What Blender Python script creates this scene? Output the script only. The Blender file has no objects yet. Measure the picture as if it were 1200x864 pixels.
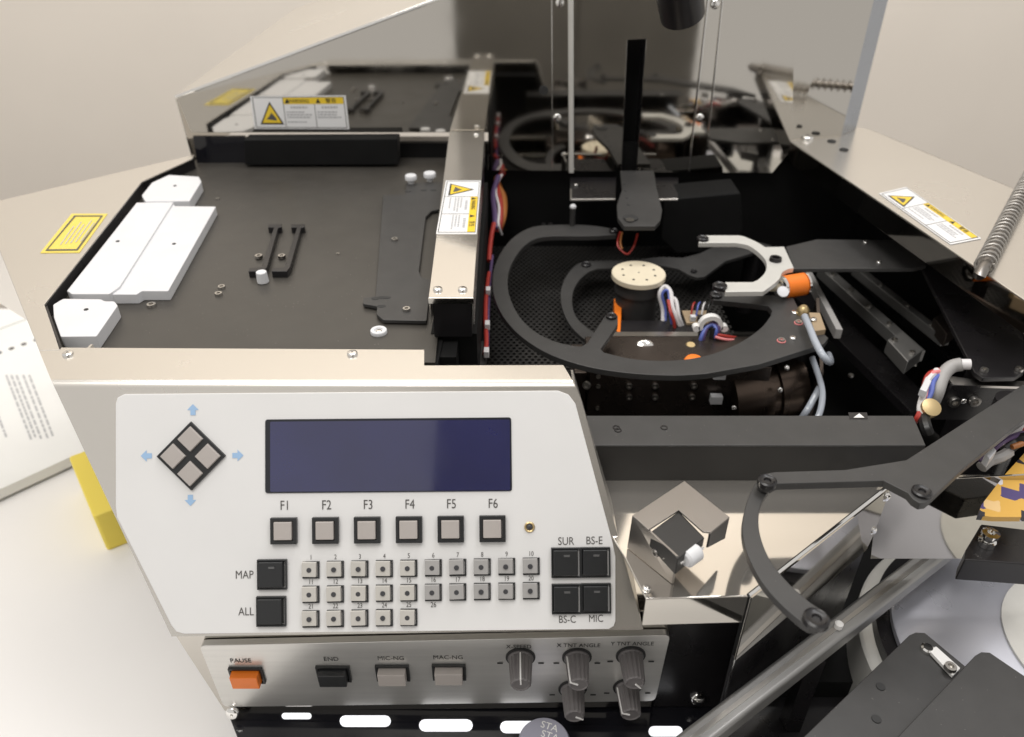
import bpy, bmesh, math, random
from mathutils import Vector, Matrix
random.seed(7)
R = math.radians
scene = bpy.context.scene
COL = scene.collection

# ------------------------------------------------------------------ camera
CAM_H, PITCH, FPX = 0.283, R(34.0), 900.0
cam_data = bpy.data.cameras.new("camera")
cam = bpy.data.objects.new("camera", cam_data)
COL.objects.link(cam)
cam.location = (0, 0, CAM_H)
cam.rotation_euler = (R(90) - PITCH, 0, 0)
cam_data.sensor_width = 36.0
cam_data.lens = FPX / 1200.0 * 36.0
cam_data.clip_start = 0.01
cam_data.clip_end = 50.0
cam_data.dof.use_dof = True
cam_data.dof.focus_distance = 0.53
cam_data.dof.aperture_fstop = 6.5
scene.camera = cam

# ------------------------------------------------------------------ room light
world = bpy.data.worlds.new("World")
scene.world = world
world.use_nodes = True
bg = world.node_tree.nodes["Background"]
bg.inputs[0].default_value = (1.0, 0.965, 0.925, 1)
bg.inputs[1].default_value = 0.62

def area(name, loc, target, sx, sy, power, color):
    d = bpy.data.lights.new(name, 'AREA')
    d.shape = 'RECTANGLE'; d.size = sx; d.size_y = sy; d.energy = power; d.color = color
    o = bpy.data.objects.new(name, d); COL.objects.link(o)
    o.location = loc
    o.rotation_euler = (Vector(target) - Vector(loc)).to_track_quat('-Z', 'Y').to_euler()
    return o
area("ceiling_lamp", (-0.55, -0.1, 2.1), (0.0, 0.45, 0.0), 1.5, 0.5, 24, (1.0, 0.97, 0.93))
area("ceiling_lamp_far", (0.75, 0.7, 2.1), (0.1, 0.45, 0.0), 1.5, 0.4, 14, (0.97, 0.97, 1.0))
area("wall_fill_light", (-0.2, 1.35, 2.3), (-0.2, 1.75, 0.0), 2.4, 0.4, 20, (1.0, 0.96, 0.91))  # added fill that brightens the back wall, no known fitting there

scene.view_settings.view_transform = 'Standard'
scene.view_settings.look = 'None'
scene.view_settings.exposure = 0.10
scene.view_settings.gamma = 1.0
scene.cycles.max_bounces = 10
scene.cycles.glossy_bounces = 6

# ------------------------------------------------------------------ measuring: photo pixel -> point on a plane
CO = Vector((0, 0, CAM_H))
FW = Vector((0, math.cos(PITCH), -math.sin(PITCH)))
UP = Vector((0, math.sin(PITCH), math.cos(PITCH)))
RT = Vector((1, 0, 0))
def ray(px, py):
    return FW * FPX + RT * (px - 600.0) - UP * (py - 432.0)
def PL(px, py, p0, n):
    d = ray(px, py)
    return CO + d * ((Vector(p0) - CO).dot(n) / d.dot(n))
def Z(px, py, z):
    return PL(px, py, (0, 0, z), Vector((0, 0, 1)))
def Y(px, py, y):
    return PL(px, py, (0, y, 0), Vector((0, 1, 0)))
def ZS(pts, z):
    return [Z(a, b, z) for a, b in pts]
def YS(pts, y):
    return [Y(a, b, y) for a, b in pts]
V3 = Vector
DN = Vector((0, 0, -1))

# ------------------------------------------------------------------ materials (all procedural)
MATS = {}
def mat(name, col, rough=0.5, metal=0.0, spec=0.5, var=0.0, vscale=60.0, rvar=0.0, bump=0.0, bscale=800.0,
        stretch=None, coat=0.0, emit=None, estr=0.0, trans=0.0, speck=0.0):
    m = bpy.data.materials.new(name); m.use_nodes = True
    nt = m.node_tree; N = nt.nodes; L = nt.links
    b = N["Principled BSDF"]
    b.inputs["Base Color"].default_value = (*col, 1)
    b.inputs["Roughness"].default_value = rough
    b.inputs["Metallic"].default_value = metal
    b.inputs["Specular IOR Level"].default_value = spec
    if coat: b.inputs["Coat Weight"].default_value = coat; b.inputs["Coat Roughness"].default_value = 0.05
    if emit: b.inputs["Emission Color"].default_value = (*emit, 1); b.inputs["Emission Strength"].default_value = estr
    if trans: b.inputs["Transmission Weight"].default_value = trans
    tc = N.new("ShaderNodeTexCoord"); mp = N.new("ShaderNodeMapping")
    L.new(tc.outputs["Object"], mp.inputs["Vector"])
    if stretch: mp.inputs["Scale"].default_value = stretch
    if var or speck:
        nz = N.new("ShaderNodeTexNoise"); nz.inputs["Scale"].default_value = vscale; nz.inputs["Detail"].default_value = 6
        L.new(mp.outputs[0], nz.inputs["Vector"])
        mx = N.new("ShaderNodeMixRGB"); mx.blend_type = 'MULTIPLY'; mx.inputs[0].default_value = 1.0
        mx.inputs[1].default_value = (*col, 1)
        rp = N.new("ShaderNodeMapRange"); rp.inputs[1].default_value = 0.25; rp.inputs[2].default_value = 0.75
        rp.inputs[3].default_value = 1 - var; rp.inputs[4].default_value = 1 + var
        L.new(nz.outputs[0], rp.inputs[0]); L.new(rp.outputs[0], mx.inputs[2])
        last = mx.outputs[0]
        if speck:      # grains of dust
            vo = N.new("ShaderNodeTexVoronoi"); vo.inputs["Scale"].default_value = 260
            L.new(tc.outputs["Object"], vo.inputs["Vector"])
            lt = N.new("ShaderNodeMath"); lt.operation = 'LESS_THAN'; lt.inputs[1].default_value = 0.075
            L.new(vo.outputs["Distance"], lt.inputs[0])
            n2 = N.new("ShaderNodeTexNoise"); n2.inputs["Scale"].default_value = 45
            L.new(tc.outputs["Object"], n2.inputs["Vector"])
            gt = N.new("ShaderNodeMath"); gt.operation = 'GREATER_THAN'; gt.inputs[1].default_value = 0.53
            L.new(n2.outputs[0], gt.inputs[0])
            mu = N.new("ShaderNodeMath"); mu.operation = 'MULTIPLY'
            L.new(lt.outputs[0], mu.inputs[0]); L.new(gt.outputs[0], mu.inputs[1])
            m3 = N.new("ShaderNodeMath"); m3.operation = 'MULTIPLY'; m3.inputs[1].default_value = speck
            L.new(mu.outputs[0], m3.inputs[0])
            md = N.new("ShaderNodeMixRGB"); md.inputs[2].default_value = (0.45, 0.42, 0.38, 1)
            L.new(m3.outputs[0], md.inputs[0]); L.new(last, md.inputs[1]); last = md.outputs[0]
        L.new(last, b.inputs["Base Color"])
    if rvar:
        nr = N.new("ShaderNodeTexNoise"); nr.inputs["Scale"].default_value = 22; nr.inputs["Detail"].default_value = 5
        L.new(mp.outputs[0], nr.inputs["Vector"])
        rr = N.new("ShaderNodeMapRange"); rr.inputs[1].default_value = 0.3; rr.inputs[2].default_value = 0.7
        rr.inputs[3].default_value = max(0.01, rough - rvar); rr.inputs[4].default_value = rough + rvar
        L.new(nr.outputs[0], rr.inputs[0]); L.new(rr.outputs[0], b.inputs["Roughness"])
    if bump:
        nb = N.new("ShaderNodeTexNoise"); nb.inputs["Scale"].default_value = bscale; nb.inputs["Detail"].default_value = 3
        L.new(mp.outputs[0], nb.inputs["Vector"])
        bp = N.new("ShaderNodeBump"); bp.inputs["Strength"].default_value = bump; bp.inputs["Distance"].default_value = 0.0004
        L.new(nb.outputs[0], bp.inputs["Height"]); L.new(bp.outputs[0], b.inputs["Normal"])
    MATS[name] = m
    return m

mat('wall', (0.93, 0.86, 0.765), 0.9, var=0.03, vscale=3)
mat('floor', (0.07, 0.05, 0.04), 0.5, var=0.3, vscale=5)
mat('table', (0.84, 0.825, 0.81), 0.45, var=0.015, vscale=8)
mat('steel_mirror', (0.56, 0.535, 0.49), 0.05, 1.0, rvar=0.02)
mat('coil_grey', (0.42, 0.40, 0.37), 0.42, 0.7)
mat('steel_dark', (0.29, 0.27, 0.25), 0.34, 1.0, rvar=0.05)
mat('steel_cool', (0.40, 0.42, 0.45), 0.25, 1.0, rvar=0.05)
mat('steel_deck', (0.745, 0.715, 0.665), 0.26, 0.90, rvar=0.02, stretch=(0.3, 0.3, 0.3))
mat('steel_ledge', (0.78, 0.74, 0.68), 0.08, 0.87, rvar=0.02)
mat('steel_brushed', (0.70, 0.69, 0.66), 0.34, 0.72, rvar=0.06, var=0.06, vscale=200, bump=0.10, bscale=300, stretch=(0.05, 1, 1))
mat('chrome', (0.85, 0.84, 0.82), 0.10, 1.0)
mat('steel_bolt', (0.55, 0.53, 0.50), 0.28, 1.0)
mat('aluminium', (0.34, 0.335, 0.325), 0.42, 0.8, rvar=0.05)
mat('silver_paint', (0.66, 0.65, 0.61), 0.38, 0.25, var=0.04, vscale=80, bump=0.05, bscale=900)
mat('black_anodised', (0.020, 0.019, 0.018), 0.42, 0.0, 0.45, var=0.15, vscale=50, rvar=0.06, bump=0.06, bscale=1600, speck=0.0)
mat('black_tray', (0.048, 0.044, 0.038), 0.38, 0.0, 0.5, var=0.12, vscale=25, rvar=0.06, bump=0.05, bscale=1500, speck=0.55)
mat('grey_arm', (0.040, 0.039, 0.038), 0.45, 0.0, 0.5, var=0.12, vscale=60, rvar=0.05, bump=0.08, bscale=1500, speck=0.25)
mat('black_satin', (0.012, 0.011, 0.012), 0.30, 0.0, 0.5, var=0.2, vscale=40, rvar=0.08)
mat('black_gloss', (0.010, 0.010, 0.013), 0.10, 0.0, 0.5, rvar=0.04)
mat('black_void', (0.006, 0.006, 0.006), 0.7, 0.0, 0.2, var=0.2, vscale=30)
mat('black_steel', (0.11, 0.09, 0.078), 0.28, 0.85, rvar=0.08, var=0.25, vscale=25)
mat('bronze_barrel', (0.10, 0.075, 0.06), 0.30, 0.9, rvar=0.06, stretch=(1, 1, 0.1))
mat('panel_white', (0.74, 0.735, 0.725), 0.38, 0.0, 0.45, var=0.022, vscale=18, rvar=0.10, bump=0.07, bscale=2200)
mat('white_plastic', (0.66, 0.665, 0.68), 0.38, 0.0, 0.5, var=0.03, vscale=35, rvar=0.08, bump=0.08, bscale=500)
mat('white_gloss', (0.80, 0.79, 0.77), 0.15)
mat('cream', (0.74, 0.66, 0.50), 0.45, var=0.03, vscale=90)
mat('cap_grey', (0.42, 0.385, 0.36), 0.45, var=0.03, vscale=90)
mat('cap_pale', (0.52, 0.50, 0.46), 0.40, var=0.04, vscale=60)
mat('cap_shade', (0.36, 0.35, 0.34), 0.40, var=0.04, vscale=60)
mat('key_black', (0.018, 0.019, 0.020), 0.38, var=0.1, vscale=80)
mat('key_lamp', (0.10, 0.10, 0.10), 0.3)
mat('dot_dark', (0.05, 0.05, 0.055), 0.4)
mat('print_grey', (0.085, 0.08, 0.075), 0.6)
mat('print_black', (0.02, 0.02, 0.02), 0.6)
mat('print_faint', (0.45, 0.45, 0.46), 0.7)
mat('arrow_blue', (0.33, 0.50, 0.72), 0.5)
mat('label_white', (0.78, 0.78, 0.78), 0.35)
mat('label_yellow', (0.80, 0.56, 0.03), 0.35)
mat('label_pale_yellow', (0.72, 0.58, 0.10), 0.4)
mat('orange', (0.85, 0.20, 0.015), 0.40, var=0.05, vscale=80)
mat('lcd', (0.012, 0.014, 0.075), 0.09, 0.0, 0.8, var=0.25, vscale=14, rvar=0.05, coat=1.0)
mat('lcd_bezel', (0.016, 0.017, 0.022), 0.25)
mat('knob', (0.135, 0.125, 0.125), 0.38, var=0.05, vscale=100)
mat('yellow_plastic', (0.88, 0.70, 0.10), 0.45)
mat('paper', (0.80, 0.80, 0.78), 0.7, var=0.02, vscale=20)
mat('paper_edge', (0.42, 0.45, 0.42), 0.7)
mat('wire_red', (0.38, 0.035, 0.025), 0.4)
mat('wire_orange', (0.36, 0.13, 0.03), 0.45)
mat('wire_blue', (0.10, 0.14, 0.45), 0.4)
mat('wire_purple', (0.10, 0.06, 0.15), 0.4)
mat('wire_white', (0.68, 0.66, 0.66), 0.4)
mat('wire_black', (0.015, 0.015, 0.015), 0.4)
mat('tube_clear', (0.50, 0.54, 0.60), 0.15, trans=0.25)
mat('sleeve_grey', (0.34, 0.33, 0.32), 0.5)
mat('pink', (0.75, 0.25, 0.25), 0.4)
mat('brass', (0.55, 0.42, 0.22), 0.35, 0.8)
mat('brown_board', (0.35, 0.26, 0.16), 0.6)
mat('chuck_face', (0.66, 0.67, 0.74), 0.30, 0.6, rvar=0.05)
mat('knob_top', (0.30, 0.30, 0.36), 0.4)
mat('glow_inlay', (0.9, 0.9, 0.92), 0.3, emit=(0.95, 0.96, 1.0), estr=0.75)  # emission stands in for the brightness of the shelf slots, no lamp
mat('reflection_box_grey', (0.14, 0.135, 0.125), 0.5, var=0.2, vscale=4)
mat('blue_cap', (0.02, 0.05, 0.30), 0.3)

def patterned():  # colours of a reflection in the steel, painted as a pattern
    m = bpy.data.materials.new('painted_reflection'); m.use_nodes = True
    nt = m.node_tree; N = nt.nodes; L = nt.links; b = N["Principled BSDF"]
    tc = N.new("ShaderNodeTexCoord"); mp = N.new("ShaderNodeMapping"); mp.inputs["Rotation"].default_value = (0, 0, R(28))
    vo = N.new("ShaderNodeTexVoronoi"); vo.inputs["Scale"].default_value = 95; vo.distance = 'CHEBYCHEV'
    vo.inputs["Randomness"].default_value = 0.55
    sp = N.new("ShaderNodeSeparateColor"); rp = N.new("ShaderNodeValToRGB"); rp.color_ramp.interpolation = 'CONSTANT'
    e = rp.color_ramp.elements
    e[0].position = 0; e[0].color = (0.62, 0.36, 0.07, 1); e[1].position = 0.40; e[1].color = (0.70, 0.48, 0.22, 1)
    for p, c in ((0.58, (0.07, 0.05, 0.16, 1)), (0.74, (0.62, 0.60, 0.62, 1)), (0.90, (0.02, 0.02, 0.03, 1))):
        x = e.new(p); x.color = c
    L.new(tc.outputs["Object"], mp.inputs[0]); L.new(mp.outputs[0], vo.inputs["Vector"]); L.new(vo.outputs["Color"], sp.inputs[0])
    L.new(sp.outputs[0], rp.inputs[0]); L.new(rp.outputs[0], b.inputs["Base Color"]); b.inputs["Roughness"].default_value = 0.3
    MATS['painted_reflection'] = m
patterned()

# ------------------------------------------------------------------ mesh helpers
class G:
    def __init__(self): self.v = []; self.f = []
    def add(self, vs, fs):
        k = len(self.v); self.v += [Vector(p) for p in vs]; self.f += [tuple(i + k for i in q) for q in fs]; return self
    def slab(self, pts, d):                      # closed contour extruded by d
        d = Vector(d); n = len(pts)
        a = Vector((0, 0, 0))
        for i in range(n): a += Vector(pts[i]).cross(Vector(pts[(i + 1) % n]))
        if a.dot(d) > 0: pts = pts[::-1]
        vs = [Vector(p) for p in pts] + [Vector(p) + d for p in pts]
        fs = [tuple(range(n)), tuple(range(2 * n - 1, n - 1, -1))]
        fs += [(i, i + n, (i + 1) % n + n, (i + 1) % n) for i in range(n)]
        return self.add(vs, fs)
    def flat(self, pts): return self.add(pts, [tuple(range(len(pts)))])
    def box(self, x0, x1, y0, y1, z0, z1):
        return self.slab([V3((x0, y0, z1)), V3((x1, y0, z1)), V3((x1, y1, z1)), V3((x0, y1, z1))], (0, 0, z0 - z1))
    def frustum(self, p0, p1, r0, r1, n=24, cap=True):
        p0 = Vector(p0); p1 = Vector(p1); ax = (p1 - p0).normalized()
        u = ax.orthogonal().normalized(); w = ax.cross(u)
        vs = []
        for p, r in ((p0, r0), (p1, r1)):
            for i in range(n):
                a = 2 * math.pi * i / n
                vs.append(p + u * (r * math.cos(a)) + w * (r * math.sin(a)))
        fs = [(i, (i + 1) % n, (i + 1) % n + n, i + n) for i in range(n)]
        if cap: fs += [tuple(range(n - 1, -1, -1)), tuple(range(n, 2 * n))]
        return self.add(vs, fs)
    def lathe(self, o, ax, prof, n=24):          # prof: list of (radius, height along ax)
        o = Vector(o); ax = Vector(ax).normalized(); u = ax.orthogonal().normalized(); w = ax.cross(u)
        vs = []; m = len(prof)
        for r, h in prof:
            for i in range(n):
                a = 2 * math.pi * i / n
                vs.append(o + ax * h + u * (max(r, 1e-6) * math.cos(a)) + w * (max(r, 1e-6) * math.sin(a)))
        fs = []
        for j in range(m - 1):
            for i in range(n):
                fs.append((j * n + i, j * n + (i + 1) % n, (j + 1) * n + (i + 1) % n, (j + 1) * n + i))
        fs.append(tuple(range(n - 1, -1, -1))); fs.append(tuple(range((m - 1) * n, m * n)))
        return self.add(vs, fs)
    def tube(self, pts, r, n=8, sm=6):
        P = catmull([Vector(p) for p in pts], sm) if sm and len(pts) > 2 else [Vector(p) for p in pts]
        vs = []; u = None
        for i, p in enumerate(P):
            t = (P[min(i + 1, len(P) - 1)] - P[max(i - 1, 0)]).normalized()
            if u is None: u = t.orthogonal().normalized()
            u = (u - t * u.dot(t)).normalized(); w = t.cross(u)
            for k in range(n):
                a = 2 * math.pi * k / n
                vs.append(p + u * (r * math.cos(a)) + w * (r * math.sin(a)))
        fs = []
        for j in range(len(P) - 1):
            for k in range(n):
                fs.append((j * n + k, j * n + (k + 1) % n, (j + 1) * n + (k + 1) % n, (j + 1) * n + k))
        fs.append(tuple(range(n - 1, -1, -1))); fs.append(tuple(range((len(P) - 1) * n, len(P) * n)))
        return self.add(vs, fs)

def catmull(P, k=6, closed=False):
    out = []; n = len(P)
    rng = range(n if closed else n - 1)
    for i in rng:
        if closed: a, b, c, d = P[i - 1], P[i], P[(i + 1) % n], P[(i + 2) % n]
        else: a, b, c, d = P[max(i - 1, 0)], P[i], P[i + 1], P[min(i + 2, n - 1)]
        for j in range(k):
            t = j / k
            out.append(b + (c - a) * (0.5 * t) + (a * 2 - b * 5 + c * 4 - d) * (0.5 * t * t) + (b * 3 - a - c * 3 + d) * (0.5 * t ** 3))
    if not closed: out.append(P[-1])
    return out
def cpx(pts, k=5):                                # smooth an open chain of pixel points
    return [(p.x, p.y) for p in catmull([Vector((a, b, 0)) for a, b in pts], k)]
def rnd(pts, r, n=4):                             # round the corners of a closed contour
    out = []; m = len(pts)
    for i in range(m):
        p, a, b = Vector(pts[i]), Vector(pts[i - 1]), Vector(pts[(i + 1) % m])
        ra = min(r, (a - p).length * 0.45, (b - p).length * 0.45)
        s = p + (a - p).normalized() * ra; e = p + (b - p).normalized() * ra
        for j in range(n + 1):
            t = j / n
            out.append(s * (1 - t) ** 2 + p * (2 * t * (1 - t)) + e * t * t)
    return out

MW = {}                                            # world matrix of each built object
def link(o, parent, local):
    COL.objects.link(o)
    if parent is not None: o.parent = parent
    o.matrix_basis = local
    MW[o.name] = (MW[parent.name] @ local) if parent is not None else local.copy()
def finish(o, bevel=0.0, smooth=35, seg=2):
    if bevel:
        b = o.modifiers.new('bevel', 'BEVEL'); b.width = bevel; b.segments = seg; b.limit_method = 'ANGLE'; b.angle_limit = R(38)
        b.harden_normals = True
def mesh_of(name, g, inv=None, smooth=True, ang=35):
    me = bpy.data.meshes.new(name)
    vs = [inv @ p for p in g.v] if inv is not None else g.v
    me.from_pydata([tuple(p) for p in vs], [], g.f); me.update()
    if smooth:
        me.polygons.foreach_set('use_smooth', [True] * len(me.polygons))
        me.set_sharp_from_angle(angle=R(ang))
    return me
def build(name, g, m, parent=None, bevel=0.0, ang=35, local=None, smooth=True):
    """world-space geometry -> one mesh object under its parent"""
    if parent is None and local is None:
        c = Vector((0, 0, 0))
        lo = min(p.z for p in g.v)
        for p in g.v: c += p
        c /= len(g.v); c.z = lo; local = Matrix.Translation(c)
    local = local or Matrix.Identity(4)
    w = (MW[parent.name] @ local) if parent is not None else local
    me = mesh_of(name, g, w.inverted(), smooth, ang)
    me.materials.append(MATS[m])
    o = bpy.data.objects.new(name, me); link(o, parent, local); finish(o, bevel)
    return o
def inst(name, me, world_m, parent):
    o = bpy.data.objects.new(name, me)
    link(o, parent, (MW[parent.name].inverted() @ world_m) if parent is not None else world_m)
    return o
def thing(name, label, cat, at=(0, 0, 0), group=None, m=None):
    o = bpy.data.objects.new(name, None); o.empty_display_size = 0.02
    link(o, None, m if m is not None else Matrix.Translation(Vector(at)))
    return tag(o, label, cat, group)
def tag(o, label, cat, group=None):
    o['label'] = label; o['category'] = cat
    if group: o['group'] = group
    return o
def structure(o, label, cat):
    o['kind'] = 'structure'; o['label'] = label; o['category'] = cat; return o
def axes(o, u, v, n):
    m = Matrix((u, v, n)).transposed().to_4x4(); m.translation = Vector(o); return m
def face_up(p, n=(0, 0, 1), u=(1, 0, 0)):
    n = Vector(n).normalized(); u = Vector(u); u = (u - n * u.dot(n)).normalized(); return axes(p, u, n.cross(u), n)

_txt = {}
def text_geo(s):
    if s in _txt: return _txt[s]
    c = bpy.data.curves.new('t', 'FONT'); c.body = s; c.align_x = 'CENTER'; c.resolution_u = 3
    o = bpy.data.objects.new('t', c); COL.objects.link(o)
    bpy.context.view_layer.update()
    me = bpy.data.meshes.new_from_object(o.evaluated_get(bpy.context.evaluated_depsgraph_get()))
    vs = [(v.co.x / 0.70, v.co.y / 0.70 - 0.5) for v in me.vertices]; fs = [tuple(p.vertices) for p in me.polygons]
    bpy.data.objects.remove(o); bpy.data.curves.remove(c); bpy.data.meshes.remove(me)
    _txt[s] = (vs, fs); return _txt[s]
def text(g, s, o, u, v, cap, xs=0.8):              # o centre, u right, v up, cap height
    vs, fs = text_geo(s)
    g.add([Vector(o) + u * (x * cap * xs) + v * (y * cap) for x, y in vs], fs); return g

# common fixings, one mesh each, reused everywhere
def screw_mesh(name, r, h, dome, m, recess=0.45):
    g = G()
    prof = [(r, 0), (r, h * 0.45)]
    if dome: prof += [(r * 0.92, h * 0.72), (r * 0.75, h * 0.9), (r * recess, h), (r * recess * 0.9, h), (r * recess * 0.8, h * 0.45)]
    else: prof += [(r * 0.93, h), (r * recess * 1.1, h), (r * recess, h * 0.35)]
    g.lathe((0, 0, 0), (0, 0, 1), prof, 18)
    me = mesh_of(name, g); me.materials.append(MATS[m]); return me
SC_DOME = screw_mesh('screw', 0.0036, 0.0022, True, 'chrome', 0.25)
SC_CAP = screw_mesh('screw', 0.0030, 0.0022, False, 'steel_bolt')
SC_BLACK = screw_mesh('screw', 0.0034, 0.0020, False, 'black_satin', 0.55)
SC_SMALL = screw_mesh('screw', 0.0022, 0.0014, True, 'chrome', 0.4)
def screw(me, p, parent, n=(0, 0, 1), s=1.0, name='screw'):
    return inst(name, me, face_up(p, n) @ Matrix.Scale(s, 4), parent)
def disc_mesh(name, r, h, m, n=24, hole=0.0):
    g = G().lathe((0, 0, 0), (0, 0, 1), [(r, 0), (r, h * 0.8), (r * 0.96, h)] + ([(hole, h), (hole, 0.0002)] if hole else []), n)
    me = mesh_of(name, g); me.materials.append(MATS[m]); return me

# warning sticker: four world corners (bottom-left, bottom-right, top-right, top-left of the print)
def warning_label(parent, BL, BR, TR, TL, nrm, full=True, thick=0.0003):
    nrm = Vector(nrm).normalized()
    def B(s, t, w=0.0): return (BL * (1 - s) + BR * s) * (1 - t) + (TL * (1 - s) + TR * s) * t + nrm * w
    g = G().slab([B(0, 0, thick), B(1, 0, thick), B(1, 1, thick), B(0, 1, thick)], -nrm * thick)
    lab = build('warning_label', g, 'label_white', parent)
    lab['label'] = 'white sticker with yellow warning triangle and yellow heading band'
    e = thick + 0.0002
    def quad(g, s0, s1, t0, t1, w): return g.flat([B(s0, t0, w), B(s1, t0, w), B(s1, t1, w), B(s0, t1, w)])
    build('heading_band', quad(G(), 0.34, 0.97, 0.76, 0.95, e), 'label_yellow', lab)
    build('triangle_border', G().flat([B(0.07, 0.14, e), B(0.32, 0.14, e), B(0.195, 0.84, e)]), 'print_black', lab)
    build('triangle_sign', G().flat([B(0.095, 0.19, e + 1e-4), B(0.295, 0.19, e + 1e-4), B(0.195, 0.75, e + 1e-4)]), 'label_yellow', lab)
    g = G()                                        # the hand-and-roller pictogram, the border lines and the printed lines
    g.add([B(0.14, 0.30, e + 2e-4), B(0.25, 0.26, e + 2e-4), B(0.24, 0.36, e + 2e-4), B(0.20, 0.50, e + 2e-4), B(0.17, 0.38, e + 2e-4)], [(0, 1, 2, 3, 4)])
    for s0, s1, t0, t1 in ((0.02, 0.98, 0.035, 0.055), (0.02, 0.98, 0.955, 0.97), (0.02, 0.027, 0.04, 0.96), (0.973, 0.98, 0.04, 0.96),
                           (0.335, 0.341, 0.05, 0.95), (0.66, 0.666, 0.05, 0.76)):
        quad(g, s0, s1, t0, t1, e)
    build('print', g, 'print_grey', lab)
    U = (B(1, .5) - B(0, .5)).normalized(); W = (B(.5, 1) - B(.5, 0)); hgt = W.length; W = W.normalized()
    g = G()
    for s, txt, xs in ((0.50, 'WARNING', 0.85), (0.84, '警告', 1.1)):
        text(g, txt, B(s, 0.855, e + 2e-4), U, W, hgt * 0.11, xs)
    for s in (0.38, 0.705):
        g.flat([B(s - .025, .79, e + 2e-4), B(s + .025, .79, e + 2e-4), B(s, .93, e + 2e-4)])
    build('heading_text', g, 'print_black', lab)
    g = G(); rr = random.Random(3)
    for c0, c1 in ((0.36, 0.64), (0.685, 0.95)):
        for k, t in enumerate((0.66, 0.52, 0.44, 0.36, 0.22)):
            if k == 4 and c0 > 0.5: continue
            s = c0 + (0.05 if k == 0 else 0); end = c1 - (0.05 if k == 0 else rr.uniform(0, .1))
            while s < end:
                w = rr.uniform(0.012, 0.035)
                quad(g, s, min(s + w, end), t - 0.022 - (0.012 if k == 0 else 0), t + 0.022 + (0.012 if k == 0 else 0), e); s += w + 0.008
    build('printed_lines', g, 'print_faint', lab)
    return lab

# ================================================================== SETTING
YM = 0.865                                          # plane of the polished rear front
ZT = -0.30                                          # table top
g = G().slab([V3((-3, 2.1, 2.4)), V3((3, 2.1, 2.4)), V3((3, 2.1, -0.95)), V3((-3, 2.1, -0.95))], (0, 0.1, 0))
structure(build('wall', g, 'wall'), 'plain beige room wall behind the machine', 'wall')
g = G().slab([V3((-3, -2.5, -0.95)), V3((3, -2.5, -0.95)), V3((3, 2.1, -0.95)), V3((-3, 2.1, -0.95))], (0, 0, -0.05))
structure(build('floor', g, 'floor'), 'dark brown room floor below the table', 'floor')
g = G().slab(rnd([V3((-1.3, -0.05, ZT)), V3((1.2, -0.05, ZT)), V3((1.2, 1.03, ZT)), V3((-1.3, 1.03, ZT))], 0.02), (0, 0, -0.03))
tb = thing('table', 'white table top that carries the machine', 'table', (0, 0.5, -0.95))
build('table_top', g, 'table', tb, 0.002)
for x in (-1.2, 1.1):
    for y in (0.02, 0.95): build('leg', G().box(x, x + .04, y, y + .04, -0.95, ZT - 0.03), 'silver_paint', tb)

refl_box = thing('reflection_box', 'tall dark grey box added behind the camera, mirrored in the polished hood and the display', 'reflection_box', (0.06, -0.75, -0.95))  # unseen box added in place of a person, to darken the mirrored views
build('box_body', G().box(-0.17, 0.55, -1.15, -0.70, -0.95, 1.25), 'reflection_box_grey', refl_box, .004)
for x_ in (-0.165, 0.1925): build('box_front', G().box(x_, x_ + .353, -0.699, -0.682, -0.90, 1.22), 'reflection_box_grey', refl_box, .003)

# ================================================================== NOTEBOOK + YELLOW BLOCK (left of the machine)
nb = thing('notebook', 'open ring-bound notebook with printed white pages lying on the table', 'notebook', Z(20, 480, ZT))
zt = ZT + 0.016
pg = [(-95, 420), (62, 362), (132, 518), (86, 537), (-60, 603)]
build('cover', G().slab(ZS(pg, zt - 0.0125), (0, 0, -0.003)), 'paper_edge', nb)
build('page_block', G().slab(ZS([(-93, 421), (60, 364), (128, 517), (84, 535), (-58, 600)], zt), (0, 0, -0.012)), 'paper', nb)
g = G(); rr = random.Random(5)
for k, x in enumerate((-40, -22, 6, 12, 18, 26, 33)):
    t = 0.0
    while t < 1:
        w = rr.uniform(.04, .12)
        a = (x + t * 28, 440 + t * 72); b = (x + (t + w * .8) * 28, 440 + (t + w * .8) * 72)
        g.flat(ZS([a, (a[0] + 2.4, a[1] - .8), (b[0] + 2.4, b[1] - .8), b], zt + 0.0004)); t += w
build('printed_lines', g, 'print_faint', nb)
ringm = disc_mesh('binding_hole', 0.0036, 0.0006, 'print_grey', 14)
for k in range(6):
    inst('binding_hole', ringm, Matrix.Translation(Z(-30 + k * 14.5, 424 - k * 5.1, zt)), nb)
yb = [(81, 533), (94, 529), (127, 600), (147, 642), (133, 652), (112, 606)]
a, b2, c, d = Z(80, 535, -0.252), Z(108, 525, -0.252), Z(141, 594, -0.252), Z(109, 606, -0.252)
g = G().slab(rnd([a, b2, c, d], 0.004), (0, 0, ZT + 0.252))
o = build('corner_guard', g, 'yellow_plastic', None, 0.002)
tag(o, 'yellow plastic corner block standing on the table against the machine', 'block')

# ================================================================== MACHINE BASE (black inside)
base = thing('machine_base', 'black chassis floor and inner walls of the machine pit', 'chassis', (0.1, 0.6, ZT))
build('pit_floor', G().box(-0.22, 0.62, 0.36, 1.15, -0.290, -0.255), 'black_void', base)
build('rear_inner_wall', G().box(-0.36, 0.42, YM + 0.012, YM + 0.02, -0.25, 0.004), 'black_void', base)
g = G().slab(ZS([(497, 410), (500, 395), (520, 300), (530, 235), (545, 235), (520, 395), (512, 430), (497, 430)], -0.016), (0, 0, -0.22))
build('tray_side_wall', g, 'black_void', base)
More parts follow.
